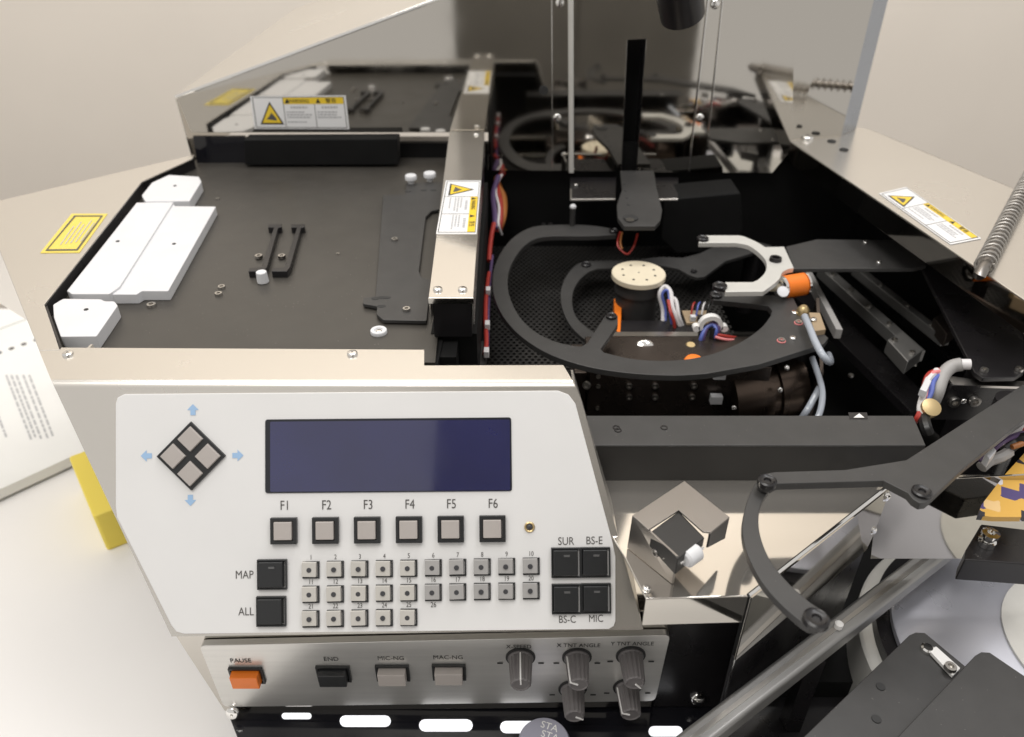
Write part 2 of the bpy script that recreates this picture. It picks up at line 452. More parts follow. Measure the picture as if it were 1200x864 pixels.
# perforated floor plate of the pit
zf = -0.112
pf = thing('perforated_plate', 'black perforated metal plate on the pit floor', 'plate', Z(680, 350, zf))
g = G(); p = 0.0058; hr = 0.0019; th = 0.0012
x0, x1, y0, y1 = -0.030, 0.225, 0.565, 0.855
rows = int((y1 - y0) / (p * 0.866)); cols = int((x1 - x0) / p)
oc = [(math.cos(R(22.5 + 45 * k)), math.sin(R(22.5 + 45 * k))) for k in range(8)]
for j in range(rows):
    cy = y0 + j * p * 0.866; ox = (j % 2) * p * 0.5
    for i in range(cols):
        cx = x0 + i * p + ox; hx = p / 2; hy = p * 0.433
        vs = [(cx + hx, cy + hy * .5, zf), (cx + hx * .5, cy + hy, zf), (cx - hx * .5, cy + hy, zf), (cx - hx, cy + hy * .5, zf),
              (cx - hx, cy - hy * .5, zf), (cx - hx * .5, cy - hy, zf), (cx + hx * .5, cy - hy, zf), (cx + hx, cy - hy * .5, zf)]
        inn = [(cx + hr * a, cy + hr * b, zf) for a, b in oc]
        low = [(cx + hr * a, cy + hr * b, zf - th) for a, b in oc]
        cn = [(cx + hx, cy + hy, zf), (cx - hx, cy + hy, zf), (cx - hx, cy - hy, zf), (cx + hx, cy - hy, zf)]
        fs = [(k, (k + 1) % 8, (k + 1) % 8 + 8, k + 8) for k in range(8)]
        fs += [(8 + k, 8 + (k + 1) % 8, 16 + (k + 1) % 8, 16 + k) for k in range(8)]
        fs += [(0, 24, 1), (2, 25, 3), (4, 26, 5), (6, 27, 7)]
        g.add(vs + inn + low + cn, fs)
build('perforated_sheet', g, 'black_anodised', pf, smooth=False)
for k in range(3): build('support', G().box(x0 + .02 + k * .09, x0 + .03 + k * .09, y0, y1 - .01, -0.255, zf - th - .0005), 'black_void', pf)

# ================================================================== LEFT DECK
deck = thing('loader_deck', 'brushed steel deck round the loading tray, left of the machine', 'deck', Z(60, 300, ZT))
outer = [(46, 411), (-2, 290), (-70, 250), (228, 179)]
hole = [(226, 186), (166, 213), (52, 357), (70, 408)]
g = G().slab(ZS([(70, 410), (46, 411), (-2, 290), (-72, 252), (228, 181), (226, 186), (166, 213), (52, 357)], 0.0), (0, 0, -0.0016))
build('deck_plate', g, 'steel_deck', deck, 0.0005)
A = [p + V3((.007, .006, 0)) for p in ZS([(46, 411), (-2, 290), (-72, 252)], -0.0018)]
for i in range(2):
    n = (A[i + 1] - A[i]).cross(DN).normalized()
    build('outer_wall', G().slab([A[i], A[i + 1], V3((A[i + 1].x, A[i + 1].y, -.09)), V3((A[i].x, A[i].y, -.09))], n * -0.0015), 'steel_deck', deck)
build('lower_body', G().box(-.20, -.04, .46, .84, ZT + .001, -.0175), 'black_void', deck)
B = ZS([(226, 186), (166, 213), (52, 357), (70, 408)], -0.0018)
for i in range(3):
    n = (B[i + 1] - B[i]).cross(DN).normalized()
    build('rim_strip', G().slab([B[i], B[i + 1], V3((B[i + 1].x, B[i + 1].y, -.013)), V3((B[i].x, B[i].y, -.013))], n * 0.0015), 'black_satin', deck)
yl = build('caution_label', G().slab(ZS([(47, 296.5), (93, 296), (126, 250.5), (84, 250.5)], 0.0004), (0, 0, -0.0003)), 'label_pale_yellow', deck)
yl['label'] = 'plain yellow caution sticker with a thin dark border'
q = ZS([(53, 294), (91, 293.5), (121, 252.5), (87, 252.5)], 0.0007); q2 = ZS([(56, 292.2), (89.6, 291.9), (118, 253.8), (88.5, 253.8)], 0.0007)
build('border', G().add(q + q2, [(i, (i + 1) % 4, (i + 1) % 4 + 4, i + 4) for i in range(4)]), 'print_grey', yl)
g = G()
for k in range(5):
    a = (78 + k * 6 - 8, 287 - k * 1.0); L = 22 + 4 * (k % 2)
    g.flat(ZS([a, (a[0] + 1.3, a[1]), (a[0] + 1.3 + L * .72, a[1] - L), (a[0] + L * .72, a[1] - L)], 0.0007))
build('printed_lines', g, 'print_faint', yl)

# ================================================================== LOADING TRAY
ZF = -0.013
tray = thing('loading_tray', 'black loading tray with white guide rails on the left', 'tray', Z(300, 320, ZF))
build('tray_floor', G().slab(ZS([(232, 186), (164, 214), (50, 358), (70, 425), (510, 425), (533, 170), (530, 160), (236, 160)], ZF), (0, 0, -0.004)), 'black_tray', tray)
WP = 0.0105
def guide(pts, h, r=0.0015):
    o = build('guide_rail', G().slab(rnd(ZS(pts, ZF + h), r, 3), (0, 0, -h)), 'white_plastic', tray, 0.0006)
    return o
gr = [guide([(198, 205), (233, 207), (236, 213), (222, 235.5), (170, 236), (166, 229), (178, 214)], WP),
      guide([(160, 238), (203, 237.5), (205, 241.5), (253, 242), (197, 341), (166, 341), (160, 345), (84, 345), (78, 341)], WP * .82),
      guide([(160, 237.5), (203, 237), (140, 336), (128, 344.5), (84, 344.5), (79, 341)], WP, 0.0008),
      guide([(62, 357), (74, 350), (118, 350.5), (123, 353), (134, 353), (138, 358), (113, 394), (71, 394.5), (63, 372)], WP)]
hole_m = disc_mesh('screw_hole', 0.0017, 0.0004, 'print_black', 14)
for k, (x, y) in ((0, (205, 218)), (1, (204, 286)), (2, (138, 283)), (3, (101, 363))):
    h = WP * .82 if k == 1 else WP
    inst('screw_hole', hole_m, Matrix.Translation(Z(x, y, ZF + h)), gr[k])
# two small black Z-brackets in the middle
for dx in (0, 27):
    pts = [(300 + dx + 14, 263), (330 + dx, 262.5), (330 + dx, 266), (326 + dx, 267), (313 + dx, 313), (309 + dx, 318), (291 + dx, 318), (292 + dx, 314), (306 + dx, 313), (321 + dx, 266.5), (314 + dx, 266.5)]
    br = build('stop_bracket', G().slab(ZS(pts, ZF + 0.006), (0, 0, -0.006)), 'black_satin', tray, 0.0004)
    screw(SC_CAP, Z(319 + dx, 270, ZF + .001), br, s=1.1); screw(SC_CAP, Z(303.5 + dx, 302, ZF + .001), br, s=1.1)
bp = Z(308.5, 331, ZF)
g = G().frustum(bp, bp + V3((0, 0, .010)), 0.0052, 0.0046, 8)
build('stop_button', g, 'white_plastic', tray, 0.001)
for x, y, s in ((178, 359.5, 1.2), (260, 338, 1.0), (256.5, 346, 1.0), (255, 234, .7), (396, 298, .5)):
    screw(SC_CAP, Z(x, y, ZF), tray, s=s)
bw = build('roller_washer', G().lathe(Z(444, 390, ZF), (0, 0, 1), [(0.0062, 0), (0.0062, .002), (0.0058, .0026), (0.0032, .0026), (.0028, .0016)], 28), 'white_plastic', tray)
screw(SC_SMALL, Z(444, 389, ZF + .0016), bw, s=1.1)
# adapter plate with slots, right part of the tray
ZA = ZF + 0.004
ad = build('adapter_plate', G().slab(rnd(ZS([(449, 229), (475, 228), (476, 214), (520, 214), (516, 245), (506, 247), (499, 254), (491, 318), (494, 325), (505, 328), (500, 376), (449, 375), (441, 368), (442, 359), (425, 356), (426, 349), (440, 347)], ZA), 0.0012, 2), (0, 0, -0.003)), 'grey_arm', tray, 0.0005)
slot_m = disc_mesh('slot', 0.0022, 0.0003, 'print_black', 14)
for x, y in ((478, 224.5), (496.5, 223), (508, 223), (447, 359), (447, 349), (440, 350), (453, 349)):
    inst('slot', slot_m, Matrix.Translation(Z(x, y, ZA)) @ Matrix.Diagonal((1.5, .9, 1, 1)), ad)
for x, y in ((462.5, 282), (476.5, 364)): screw(SC_CAP, Z(x, y, ZA), ad)
for x, y, r in ((482, 211, .0062), (504, 208, .0066)):
    p = Z(x, y + 4, ZA); build('roller', G().lathe(p, (0, 0, 1), [(r * .55, 0), (r * .55, .004), (r, .0045), (r, .008), (r * .9, .009)], 24), 'white_plastic', tray)
# dark block and panel under the hood at the back of the tray
build('rear_block', G().slab(YS([(286, 164), (466, 163), (467, 193.5), (287, 194)], YM - .022), (0, 0.02, 0)), 'black_void', tray, 0.001)
build('rear_cover', G().slab(YS([(226, 160), (286, 160), (292, 196), (232, 197)], YM - .006), (0, 0.004, 0)), 'black_gloss', tray)

# ================================================================== COVER BEAM between tray and pit
ZB = 0.022
beam = thing('cover_beam', 'polished steel cover beam with a warning sticker between tray and pit', 'cover beam', Z(530, 350, 0))
bf = [Z(502, 349, ZB), Z(555, 349, ZB)]; bb = [Z(524, 155, ZB), Z(568, 155, ZB)]
for p_ in bb: p_.y = YM - 0.002
bb[0].x = Y(527, 155, YM).x; bb[1].x = Y(568, 156, YM).x
g = G()
top = [bf[0], bf[1], bb[1], bb[0]]
g.slab(top, (0, 0, -0.0015))
bc = build('cover', g, 'steel_ledge', beam, 0.0005)
for i, nm in ((0, -1), (1, 1)):
    a, b_ = bf[i] + DN * .0016, bb[i] + DN * .0016
    build('side_flange', G().slab([a, b_, b_ + DN * .020, a + DN * .020], (-nm * 0.0012, 0, 0)), 'steel_deck', beam)
build('front_lip', G().slab([bf[0] + V3((0, -.0012, 0)), bf[1] + V3((0, -.0012, 0)), bf[1] + V3((0, -.0012, -.0042)), bf[0] + V3((0, -.0012, -.0042))], (0, 0.0011, 0)), 'chrome', beam)
build('end_block', G().box(bf[0].x + .0022, bf[1].x - .0022, bf[0].y + .003, bf[0].y + .30, -0.012, ZB - .0017), 'black_satin', beam)
build('lower_block', G().box(bf[0].x - .001, bf[1].x + .001, bf[0].y + .008, bf[0].y + .32, -0.10, -.0125), 'black_void', beam)
for x, y in ((513, 340), (542, 340)): screw(SC_DOME, Z(x, y, ZB), beam, s=.95)
screw(SC_DOME, Z(558, 158, ZB), beam, s=.9)
warning_label(beam, Z(522.5, 212, ZB), Z(511, 274.5, ZB), Z(558.5, 274.5, ZB), Z(563.5, 212, ZB), (0, 0, 1))

# ================================================================== REAR HOOD (polished)
hood = thing('rear_hood', 'tall polished steel rear hood with a black slot and mirror-like front', 'hood', (0.05, YM, ZT))
ft = [(207, 115), (224, 155.5), (572, 155.5), (572, 200), (905, 203), (928, 175), (934, -130), (560, -130), (560, -17)]
slot = [(735, 47), (757.5, 46), (745, 204), (728, 204)]
g = G().slab(YS([(207, 115), (224, 155.5), (572, 155.5), (572, 200), (728, 201), (735, 47), (757.5, 46), (746, 202), (905, 203), (928, 175), (936, -150), (840, -150), (560, -150), (560, -17)], YM), (0, 0.002, 0))
build('front_face', g, 'steel_mirror', hood, 0.0004)
a, b_ = Y(207, 113, YM + .001), Y(560, -19, YM + .001)
g = G().slab([a, b_, b_ + V3((0, .55, 0)), a + V3((0, .55, 0))], (0, 0, 0.0016))
build('sloped_top', g, 'steel_deck', hood, 0.0004)
a0, b0 = Y(206, 116, YM - .0015), Y(560, -16, YM - .0015)
tdir = (b0 - a0).normalized(); nn = V3((-tdir.z, 0, tdir.x))
build('top_edge', G().slab([a0, b0, b0 + nn * .0035, a0 + nn * .0035], (0, 0.0035, 0)), 'chrome', hood, 0.001)
l0, l1 = Y(206, 116, YM + .002), Y(228, 197, YM + .002)
build('side_wall', G().slab([l0, l1, l1 + V3((0, .55, 0)), l0 + V3((0, .55, 0))], (0.0015, 0, 0)), 'steel_mirror', hood)
build('slot_back', G().slab(YS([(722, 38), (766, 38), (758, 215), (718, 215)], YM + .03), (0, 0.002, 0)), 'black_void', hood)
g = G()
for q in ([(722, 38), (735, 47), (728, 201), (718, 215)], [(757.5, 46), (766, 38), (758, 215), (746, 202)]):
    pass
for pa, pb in (((735, 47), (728, 201)), ((757.5, 46), (746, 202))):
    p0, p1 = Y(*pa, YM + .0022), Y(*pb, YM + .0022)
    g.slab([p0, p1, p1 + V3((0, .027, 0)), p0 + V3((0, .027, 0))], (0.0008, 0, 0))
build('slot_liner', g, 'black_satin', hood)
# overlapping centre plate edges and shield posts
def upright(xt, xb, yb_, w, m, off, name='edge_strip'):
    p0, p1 = Y(xt, -30, YM - off), Y(xb, yb_, YM - off)
    build(name, G().slab([p0, p1, p1 + V3((w, 0, 0)), p0 + V3((w, 0, 0))], (0, off - .0006, 0)), m, hood, 0.0003)
upright(646, 647, 198, .0009, 'chrome', .0035)
upright(666, 667, 203, .0052, 'silver_paint', .006)
upright(833, 807, 203, .0012, 'chrome', .0035)
upright(850, 830, 160, .0008, 'chrome', .003)
for x, y in ((653, 138), (820, 138), (656, 3), (838, 5), (507, 68), (411, 113), (557, 57), (575, 57)):
    if (x, y) in ((507, 68), (411, 113), (557, 57), (575, 57)): continue
    screw(SC_DOME, Y(x, y, YM - .0005), hood, n=(0, -1, 0), s=1.3)
inst('screw_hole', hole_m, face_up(Y(637, 106, YM - .0002), (0, -1, 0)) @ Matrix.Scale(3.0, 4), hood)
warning_label(hood, Y(298.5, 151, YM - .0004), Y(409.5, 151.5, YM - .0004), Y(405, 112, YM - .0004), Y(293, 113, YM - .0004), (0, -1, 0))

# ================================================================== RIGHT REAR COLUMN + RIGHT DECK
ZR = 0.01
rd = thing('side_deck', 'angled steel deck plate with a warning sticker on the right', 'deck', Z(1080, 220, ZT))
rdp = [(922, 163), (1215, 361), (1330, 300), (1200, 226), (1017, 151), (930, 140)]
build('deck_plate', G().slab(ZS(rdp, ZR), (0, 0, -0.0016)), 'steel_deck', rd, 0.0006)
a, b_ = Z(922, 163.5, ZR - .0017), Z(1215, 361.5, ZR - .0017)
n = (b_ - a).cross(DN).normalized()
build('inner_lip', G().slab([a, b_, b_ + DN * .022, a + DN * .022], n * -0.0014), 'steel_mirror', rd, 0.0003)
OUT = V3((-(b_ - a).y, (b_ - a).x, 0)).normalized() * .10
build('inner_wall', G().slab([a + DN * .0025 + OUT, b_ + DN * .0025 + OUT * 1.3, b_ + DN * .26 + OUT * 1.3, a + DN * .26 + OUT], OUT * 0.02), 'black_void', rd)
c1, c2 = Z(1200, 226, ZR - .0017), Z(1017, 151, ZR - .0017)
build('outer_wall', G().slab([c1, c2, c2 + DN * .30, c1 + DN * .30], (0.001, -.0015, 0)), 'steel_deck', rd)
warning_label(rd, Z(1030, 227, ZR + .0003), Z(1114, 287, ZR + .0003), Z(1150, 280, ZR + .0003), Z(1062, 219.5, ZR + .0003), (0, 0, 1))
for x, y in ((965.5, 154), (964.5, 145), (974.5, 166), (989, 176)):
    inst('screw_hole', hole_m, Matrix.Translation(Z(x, y, ZR)) @ Matrix.Scale(2.8, 4), rd)
for x, y in ((938, 150), (946, 163)): screw(SC_DOME, Z(x, y, ZR), rd, s=1.9)

colm = thing('rear_column', 'tall polished steel column standing at the back of the right deck', 'column', Z(975, 145, ZR))
zc = ZR + .0004
f1 = [V3((.318, .8685, zc)), V3((.380, .885, zc)), V3((.406, .910, zc))]
tz = V3((0, 0, 0.40))
dpt = V3((0.0, .22, 0))
build('front_face', G().slab([f1[0], f1[1], f1[1] + tz, Y(922, -175, .8685)], (0, 0.0015, 0)), 'steel_mirror', colm)
build('corner_face', G().slab([f1[1], f1[2], f1[2] + tz, f1[1] + tz], (0, 0.0015, 0)), 'steel_cool', colm)
build('side_face', G().slab([f1[2], f1[2] + dpt, f1[2] + dpt + tz, f1[2] + tz], (-0.0015, 0, 0)), 'steel_deck', colm)

# ================================================================== CONSOLE with the sloping control panel
DP = 0.493
PP = CO + (FW * FPX - UP * 16.0) * (DP / FPX)       # point on the panel plane (the front bend, z = 0)
PN = -FW
def P(px, py, w=0.0): return PL(px, py, PP, PN) + PN * w
roll = R(0.55)
PU = (RT * math.cos(roll) + UP * math.sin(roll)); PV = (UP * math.cos(roll) - RT * math.sin(roll))
con = thing('control_console', 'steel console with sloping white keypad panel and blue display', 'console', m=axes(P(430, 600), PU, PV, PN))
K = DP / FPX                                        # metres per photo pixel on the panel
# shell: top strip and sloping face in one bent sheet
e0, e1 = P(61, 448.0), P(672, 448.0)
tops = [Z(672, 448, 0), Z(660, 428, 0), Z(497, 428.5, 0), Z(497, 410, 0), Z(72, 407.5, 0), Z(70, 410.5, 0), Z(46, 411.5, 0), Z(61, 448, 0)]
front = [P(61, 448), P(672, 448), P(681, 470), P(754, 738), P(201, 746)]
bm = bmesh.new()
vt = [bm.verts.new(p) for p in tops]
vf = [vt[7], vt[0]] + [bm.verts.new(p) for p in front[2:]]
bm.faces.new(vt); bm.faces.new([vf[0], vf[4], vf[3], vf[2], vf[1]])
bm.normal_update()
be = [e for e in bm.edges if {e.verts[0], e.verts[1]} == {vt[0], vt[7]}]
bmesh.ops.bevel(bm, geom=be, offset=0.0035, segments=6, profile=0.5, affect='EDGES')
bmesh.ops.recalc_face_normals(bm, faces=bm.faces)
me = bpy.data.meshes.new('shell'); inv = MW[con.name].inverted()
bmesh.ops.transform(bm, matrix=inv, verts=bm.verts); bm.to_mesh(me); bm.free()
me.polygons.foreach_set('use_smooth', [True] * len(me.polygons)); me.set_sharp_from_angle(angle=R(30))
me.materials.append(MATS['steel_deck'])
sh = bpy.data.objects.new('shell', me); link(sh, con, Matrix.Identity(4))
md = sh.modifiers.new('thick', 'SOLIDIFY'); md.thickness = 0.0016; md.offset = -1
wn = sh.modifiers.new('normals', 'WEIGHTED_NORMAL'); wn.keep_sharp = True; wn.weight = 100
back = V3((0, 0.10, 0))
g = G()
q = [P(674, 449, -.002), P(682, 470, -.002), P(753.5, 737.5, -.002)]
side = build('side_wall', G().slab([q[0], q[1], q[2], q[2] + V3((0, .045, 0)), q[0] + V3((0, .018, -.002))], (-0.0015, 0, 0)), 'steel_deck', con)
q = [P(61.5, 449, -.002), P(201.5, 745, -.002)]
build('side_wall', G().slab([q[0], q[1], q[1] + V3((0, .06, 0)), q[0] + V3((0, .05, -.002))], (0.0015, 0, 0)), 'steel_deck', con)
q = [P(202, 744.5, -.002), P(752, 737, -.002)]
build('bottom_flange', G().slab([q[0], q[1], q[1] + V3((0, .03, -.0)), q[0] + V3((0, .03, 0))], (0, 0, -.0015)), 'steel_mirror', con)
# inner filler so the shell is not hollow to the light
build('inner_panel', G().slab([P(75, 460, -.02), P(670, 460, -.02), P(740, 728, -.02), P(215, 732, -.02)], PN * -0.01), 'black_void', con)
for x, y in ((80, 416), (413, 415.5)): screw(SC_DOME, Z(x, y, 0), con, s=1.0)

fp = [(137, 473), (139, 466), (147, 462), (654, 458), (666, 462.5), (674, 473), (718, 637), (721, 652), (721, 727), (719, 733), (713, 736.5), (217, 742), (208, 739.5), (202, 732), (138.5, 606), (137, 594)]
plate_w = 0.0016
build('face_plate', G().slab([P(x, y, plate_w) for x, y in fp], PN * -plate_w), 'panel_white', con, 0.0004)
W0 = plate_w
def prect(cx, cy, w, h, d0, d1, rot=0.0, taper=0.0):
    c = P(cx, cy); u = PU * math.cos(rot) + PV * math.sin(rot); v = PV * math.cos(rot) - PU * math.sin(rot)
    hw, hh = w * K / 2, h * K / 2
    base_ = [c + u * (s * hw) + v * (t * hh) + PN * d0 for s, t in ((-1, -1), (1, -1), (1, 1), (-1, 1))]
    t_ = [c + u * (s * (hw - taper)) + v * (t * (hh - taper)) + PN * d1 for s, t in ((-1, -1), (1, -1), (1, 1), (-1, 1))]
    return G().add(base_ + t_, [(0, 3, 2, 1), (4, 5, 6, 7)] + [(i, (i + 1) % 4, (i + 1) % 4 + 4, i + 4) for i in range(4)])
def pframe(cx, cy, w, h, b, d0, d1, rot=0.0):
    c = P(cx, cy); u = PU * math.cos(rot) + PV * math.sin(rot); v = PV * math.cos(rot) - PU * math.sin(rot)
    def R4(k, d): return [c + u * (s * (w / 2 - k) * K) + v * (t * (h / 2 - k) * K) + PN * d for s, t in ((-1, -1), (1, -1), (1, 1), (-1, 1))]
    vs = R4(0, d0) + R4(0, d1) + R4(b, d1) + R4(b, d0)
    fs = []
    for r in range(3): fs += [(r * 4 + i, r * 4 + (i + 1) % 4, r * 4 + 4 + (i + 1) % 4, r * 4 + 4 + i) for i in range(4)]
    return G().add(vs, fs)
def plegend(s, cx, cy, cap, parent, m='print_grey', xs=0.78, name='legend'):
    return build(name, text(G(), s, P(cx, cy, W0 + 0.00025), PU, PV, cap * K, xs), m, parent, smooth=False)
# display
sc = build('display', G().slab(rnd([P(312, 491.5, W0 + .0006), P(599, 489, W0 + .0006), P(600, 575, W0 + .0006), P(312, 577.5, W0 + .0006)], .0018), PN * -.0006), 'lcd_bezel', con)
build('screen', G().slab(rnd([P(318, 494, W0 + .0009), P(597.5, 491.5, W0 + .0009), P(598, 574, W0 + .0009), P(318, 575.8, W0 + .0009)], .001), PN * -.0002), 'lcd', sc)
# arrow pad
pad = build('arrow_pad', prect(226, 534, 57, 57, W0 - .0005, W0 + .0018, R(45), .0002), 'key_black', con)
for x, y in ((226, 514), (246.2, 534), (225.8, 554.2), (206, 534)):
    build('key_cap', prect(x, y, 21.4, 21.4, W0 + .0016, W0 + .0034, R(45), .0003), 'cap_grey', pad, .0003)
for x, y, r in ((227.5, 480.5, 0), (279.5, 533.5, -90), (224.5, 585.5, 180), (173.5, 534, 90)):
    c = P(x, y, W0 + .00025); u = PU * math.cos(R(r)) + PV * math.sin(R(r)); v = PV * math.cos(R(r)) - PU * math.sin(R(r))
    pts = [(-3, -6), (3, -6), (3, 0), (6.8, 0), (0, 7), (-6.8, 0), (-3, 0)]
    build('arrow_mark', G().flat([c + u * (a * K) + v * (b * K) for a, b in pts]), 'arrow_blue', con, smooth=False)
# function keys
for k in range(6):
    x = 334.3 + k * 48.6; y = 621 - k * 0.5
    b_ = build('function_key', pframe(x, y, 30.5, 30.5, 4.0, W0 - .0003, W0 + .0030), 'key_black', con, .0002)
    build('key_cap', prect(x - .3, y - .3, 22, 22, W0 - .0003, W0 + .0042, 0, .0004), 'cap_grey', b_, .0004)
    plegend('F%d' % (k + 1), x + .5, 591.5 - k * .45, 11, b_)
pil = build('pilot_lamp', G().lathe(P(620.5, 617, W0 - .0002), PN, [(.0034, 0), (.0034, .0010), (.0028, .0014), (.0022, .0010), (.0019, .0002)], 24), 'brass', con)
build('lens', G().lathe(P(620.5, 617, W0 - .0002), PN, [(.0018, 0), (.0017, .0009), (.0008, .0014)], 16), 'dot_dark', pil)
# numbered keys
for n_ in range(26):
    col_, row = n_ % 10, n_ // 10
    if n_ == 25: col_, row = 5, 2
    x = 364.5 + col_ * 28.55; y = 666.3 + row * 28.6 - col_ * .48
    if n_ == 25:
        plegend('26', x + 1, y - 13.5, 6.2, con); continue
    b_ = build('number_key', pframe(x + 1.0, y + .6, 19.6, 19.8, 1.6, W0 - .0003, W0 + .0012), 'key_black', con)
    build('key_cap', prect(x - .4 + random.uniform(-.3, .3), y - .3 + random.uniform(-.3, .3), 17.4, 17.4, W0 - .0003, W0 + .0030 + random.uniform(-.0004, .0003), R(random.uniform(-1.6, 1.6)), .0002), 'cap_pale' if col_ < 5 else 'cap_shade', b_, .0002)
    build('indicator', G().lathe(P(x - .3, y, W0 + .0029), PN, [(.00165, 0), (.00155, .0004)], 16), 'dot_dark', b_)
    plegend(str(n_ + 1), x + .8, y - 14.0, 5.6, b_)
# large black keys
def bigkey(x, y, txt, tx, ty, cap=10, led=True):
    b_ = build('mode_key', pframe(x, y, 34.5, 35, 1.6, W0 - .0003, W0 + .0022), 'key_black', con, .0002)
    build('key_cap', prect(x - .8, y - .6, 30, 31, W0 - .0003, W0 + .0038, 0, .0006), 'key_black', b_, .0004)
    if led: build('indicator', prect(x + .5, y - 9, 7, 2.4, W0 + .0037, W0 + .0041), 'key_lamp', b_)
    plegend(txt, tx, ty, cap, b_, xs=.82)
bigkey(320.5, 672, 'MAP', 287.5, 672.5, 9.4)
bigkey(319.5, 715, 'ALL', 289.5, 715.5, 9.4, False)
bigkey(663, 658.3, 'SUR', 663, 633.3, 9.2); bigkey(697.3, 657.8, 'BS-E', 696, 632.5, 9.2)
bigkey(663.5, 700.5, 'BS-C', 664.5, 724.6, 8.6); bigkey(698, 699.8, 'MIC', 698, 723.6, 8.6)

# ================================================================== LOWER SWITCH PANEL (upright)
YL = 0.335
sw = thing('switch_panel', 'brushed steel switch panel with push buttons and five knobs below the console', 'switch panel', (0, YL, -0.25),
           m=Matrix.Translation((0, YL, -0.25)))
FN = V3((0, -1, 0)); ZU = V3((0, 0, 1))
# polished housing behind the plate
hb = [(196, 742), (780, 736), (762, 829), (262, 833)]
h4 = YS([(190, 722), (792, 716), (764, 829), (263, 834)], YL + .006)
build('housing', G().slab(h4, (0, 0.10, 0)), 'steel_mirror', sw, .001)
h5 = YS([(786, 716), (872, 712), (842, 829), (765, 829)], YL + .008)
build('dark_end', G().slab(h5, (0, 0.05, 0)), 'black_satin', sw, .001)
pc = YS([(233, 757), (786, 744.5), (768, 822), (262, 829)], YL)
build('face_plate', G().slab(rnd(pc, .005), (0, .0055, 0)), 'steel_brushed', sw, .0006)
def S(px, py, w=0.0): return Y(px, py, YL) + FN * w
def slegend(s, x, y, cap, parent):
    build('legend', text(G(), s, S(x, y - 1.5, .0003), RT, ZU, cap * 1.3, .85), 'print_black', parent, smooth=False)
for (x, y, txt, m, tx, ty) in ((290, 790.5, 'PAUSE', 'orange', 282, 775.5), (391.5, 788.5, 'END', 'key_black', 388, 773.5),
                               (460.5, 787.5, 'MIC-NG', 'cap_grey', 458, 772.5), (526.5, 786.5, 'MAC-NG', 'cap_grey', 525, 771.5)):
    c = S(x, y); hw, hh = .0120, .0086
    g = G(); o_ = [c + RT * (s * hw) + ZU * (t * hh) for s, t in ((-1, -1), (1, -1), (1, 1), (-1, 1))]
    i_ = [c + RT * (s * (hw - .0014)) + ZU * (t * (hh - .0014)) for s, t in ((-1, -1), (1, -1), (1, 1), (-1, 1))]
    g.add(o_ + [p + FN * .002 for p in o_] + [p + FN * .002 for p in i_] + [p + FN * .0003 for p in i_],
          [(r * 4 + i, r * 4 + (i + 1) % 4, r * 4 + 4 + (i + 1) % 4, r * 4 + 4 + i) for r in range(3) for i in range(4)] + [(12, 13, 14, 15)])
    b_ = build('push_button', g, 'key_black', sw)
    b_['label'] = {'PAUSE': 'orange push button', 'END': 'black push button'}.get(txt, 'grey push button')
    hw -= .0022; hh -= .0022
    q0 = [c + RT * (s * hw) + ZU * (t * hh) for s, t in ((-1, -1), (1, -1), (1, 1), (-1, 1))]
    g = G().slab([p + FN * .0075 for p in q0], FN * -.0072)
    build('button_cap', g, m, b_, .0006)
    slegend(txt, tx, ty, .0034, b_)
# ribbed knobs
def knob_mesh():
    g = G(); n = 60; prof = [(.0088, 0, 0), (.0090, .001, 0), (.0084, .002, 1), (.0072, .0205, 1), (.0062, .0215, .4), (.0058, .0215, 0), (.0050, .0210, 0)]
    vs = []; m_ = len(prof)
    for r, h, rib in prof:
        for i in range(n):
            a = 2 * math.pi * i / n; rr_ = r * (1 - .07 * rib * (1 if (i % 4) >= 2 else 0))
            vs.append(V3((rr_ * math.cos(a), rr_ * math.sin(a), h)))
    fs = [(j * n + i, j * n + (i + 1) % n, (j + 1) * n + (i + 1) % n, (j + 1) * n + i) for j in range(m_ - 1) for i in range(n)]
    fs += [tuple(range((m_ - 1) * n, m_ * n))]
    g.add(vs, fs); me_ = mesh_of('knob', g, None, True, 25); me_.materials.append(MATS['knob']); return me_
KM = knob_mesh()
gp = G().slab([V3((-.0005, .0072, .0205)), V3((.0005, .0072, .0205)), V3((.0005, .0086, .001)), V3((-.0005, .0086, .001))], (0, -.001, 0))
gp.slab([V3((-.0005, .0010, .0218)), V3((.0005, .0010, .0218)), V3((.0005, .0072, .0217)), V3((-.0005, .0072, .0217))], (0, 0, -.001))
PMm = mesh_of('pointer_line', gp); PMm.materials.append(MATS['white_gloss'])
gc = G().lathe((0, 0, 0), (0, 0, 1), [(.0105, 0), (.0105, .0006), (.0095, .0008)], 32)
CLm = mesh_of('collar', gc); CLm.materials.append(MATS['print_black'])
for (x, y, rot, txt, tx, ty) in ((610, 768, 2, 'X-SPEED', 608, 759), (676, 768, 62, 'X TNT ANGLE', 678, 757.5), (739, 766, -140, 'Y TNT ANGLE', 741, 755.5),
                                 (671, 805, -120, None, 0, 0), (735, 803, 72, None, 0, 0)):
    m_ = axes(S(x, y + 2, .0008), RT, ZU, FN)
    m_ = m_ @ Matrix.Rotation(R(rot), 4, 'Z')
    kb = inst('knob', KM, m_, sw)
    for nm, me_ in (('pointer_line', PMm), ('collar', CLm)):
        o = bpy.data.objects.new(nm, me_); link(o, kb, Matrix.Translation((0, 0, -.0007)) if nm == 'collar' else Matrix.Identity(4))
    if txt:
        slegend(txt, tx, ty, .0030, kb)
    g = G()
    for s in (-1, 1):
        c = S(x + s * 24, y + 9, .0003); g.flat([c + RT * (a * .002) + ZU * (b * .0008) for a, b in ((-1, -1), (1, -1), (1, 1), (-1, 1))])
    build('scale_mark', g, 'print_black', kb, smooth=False)
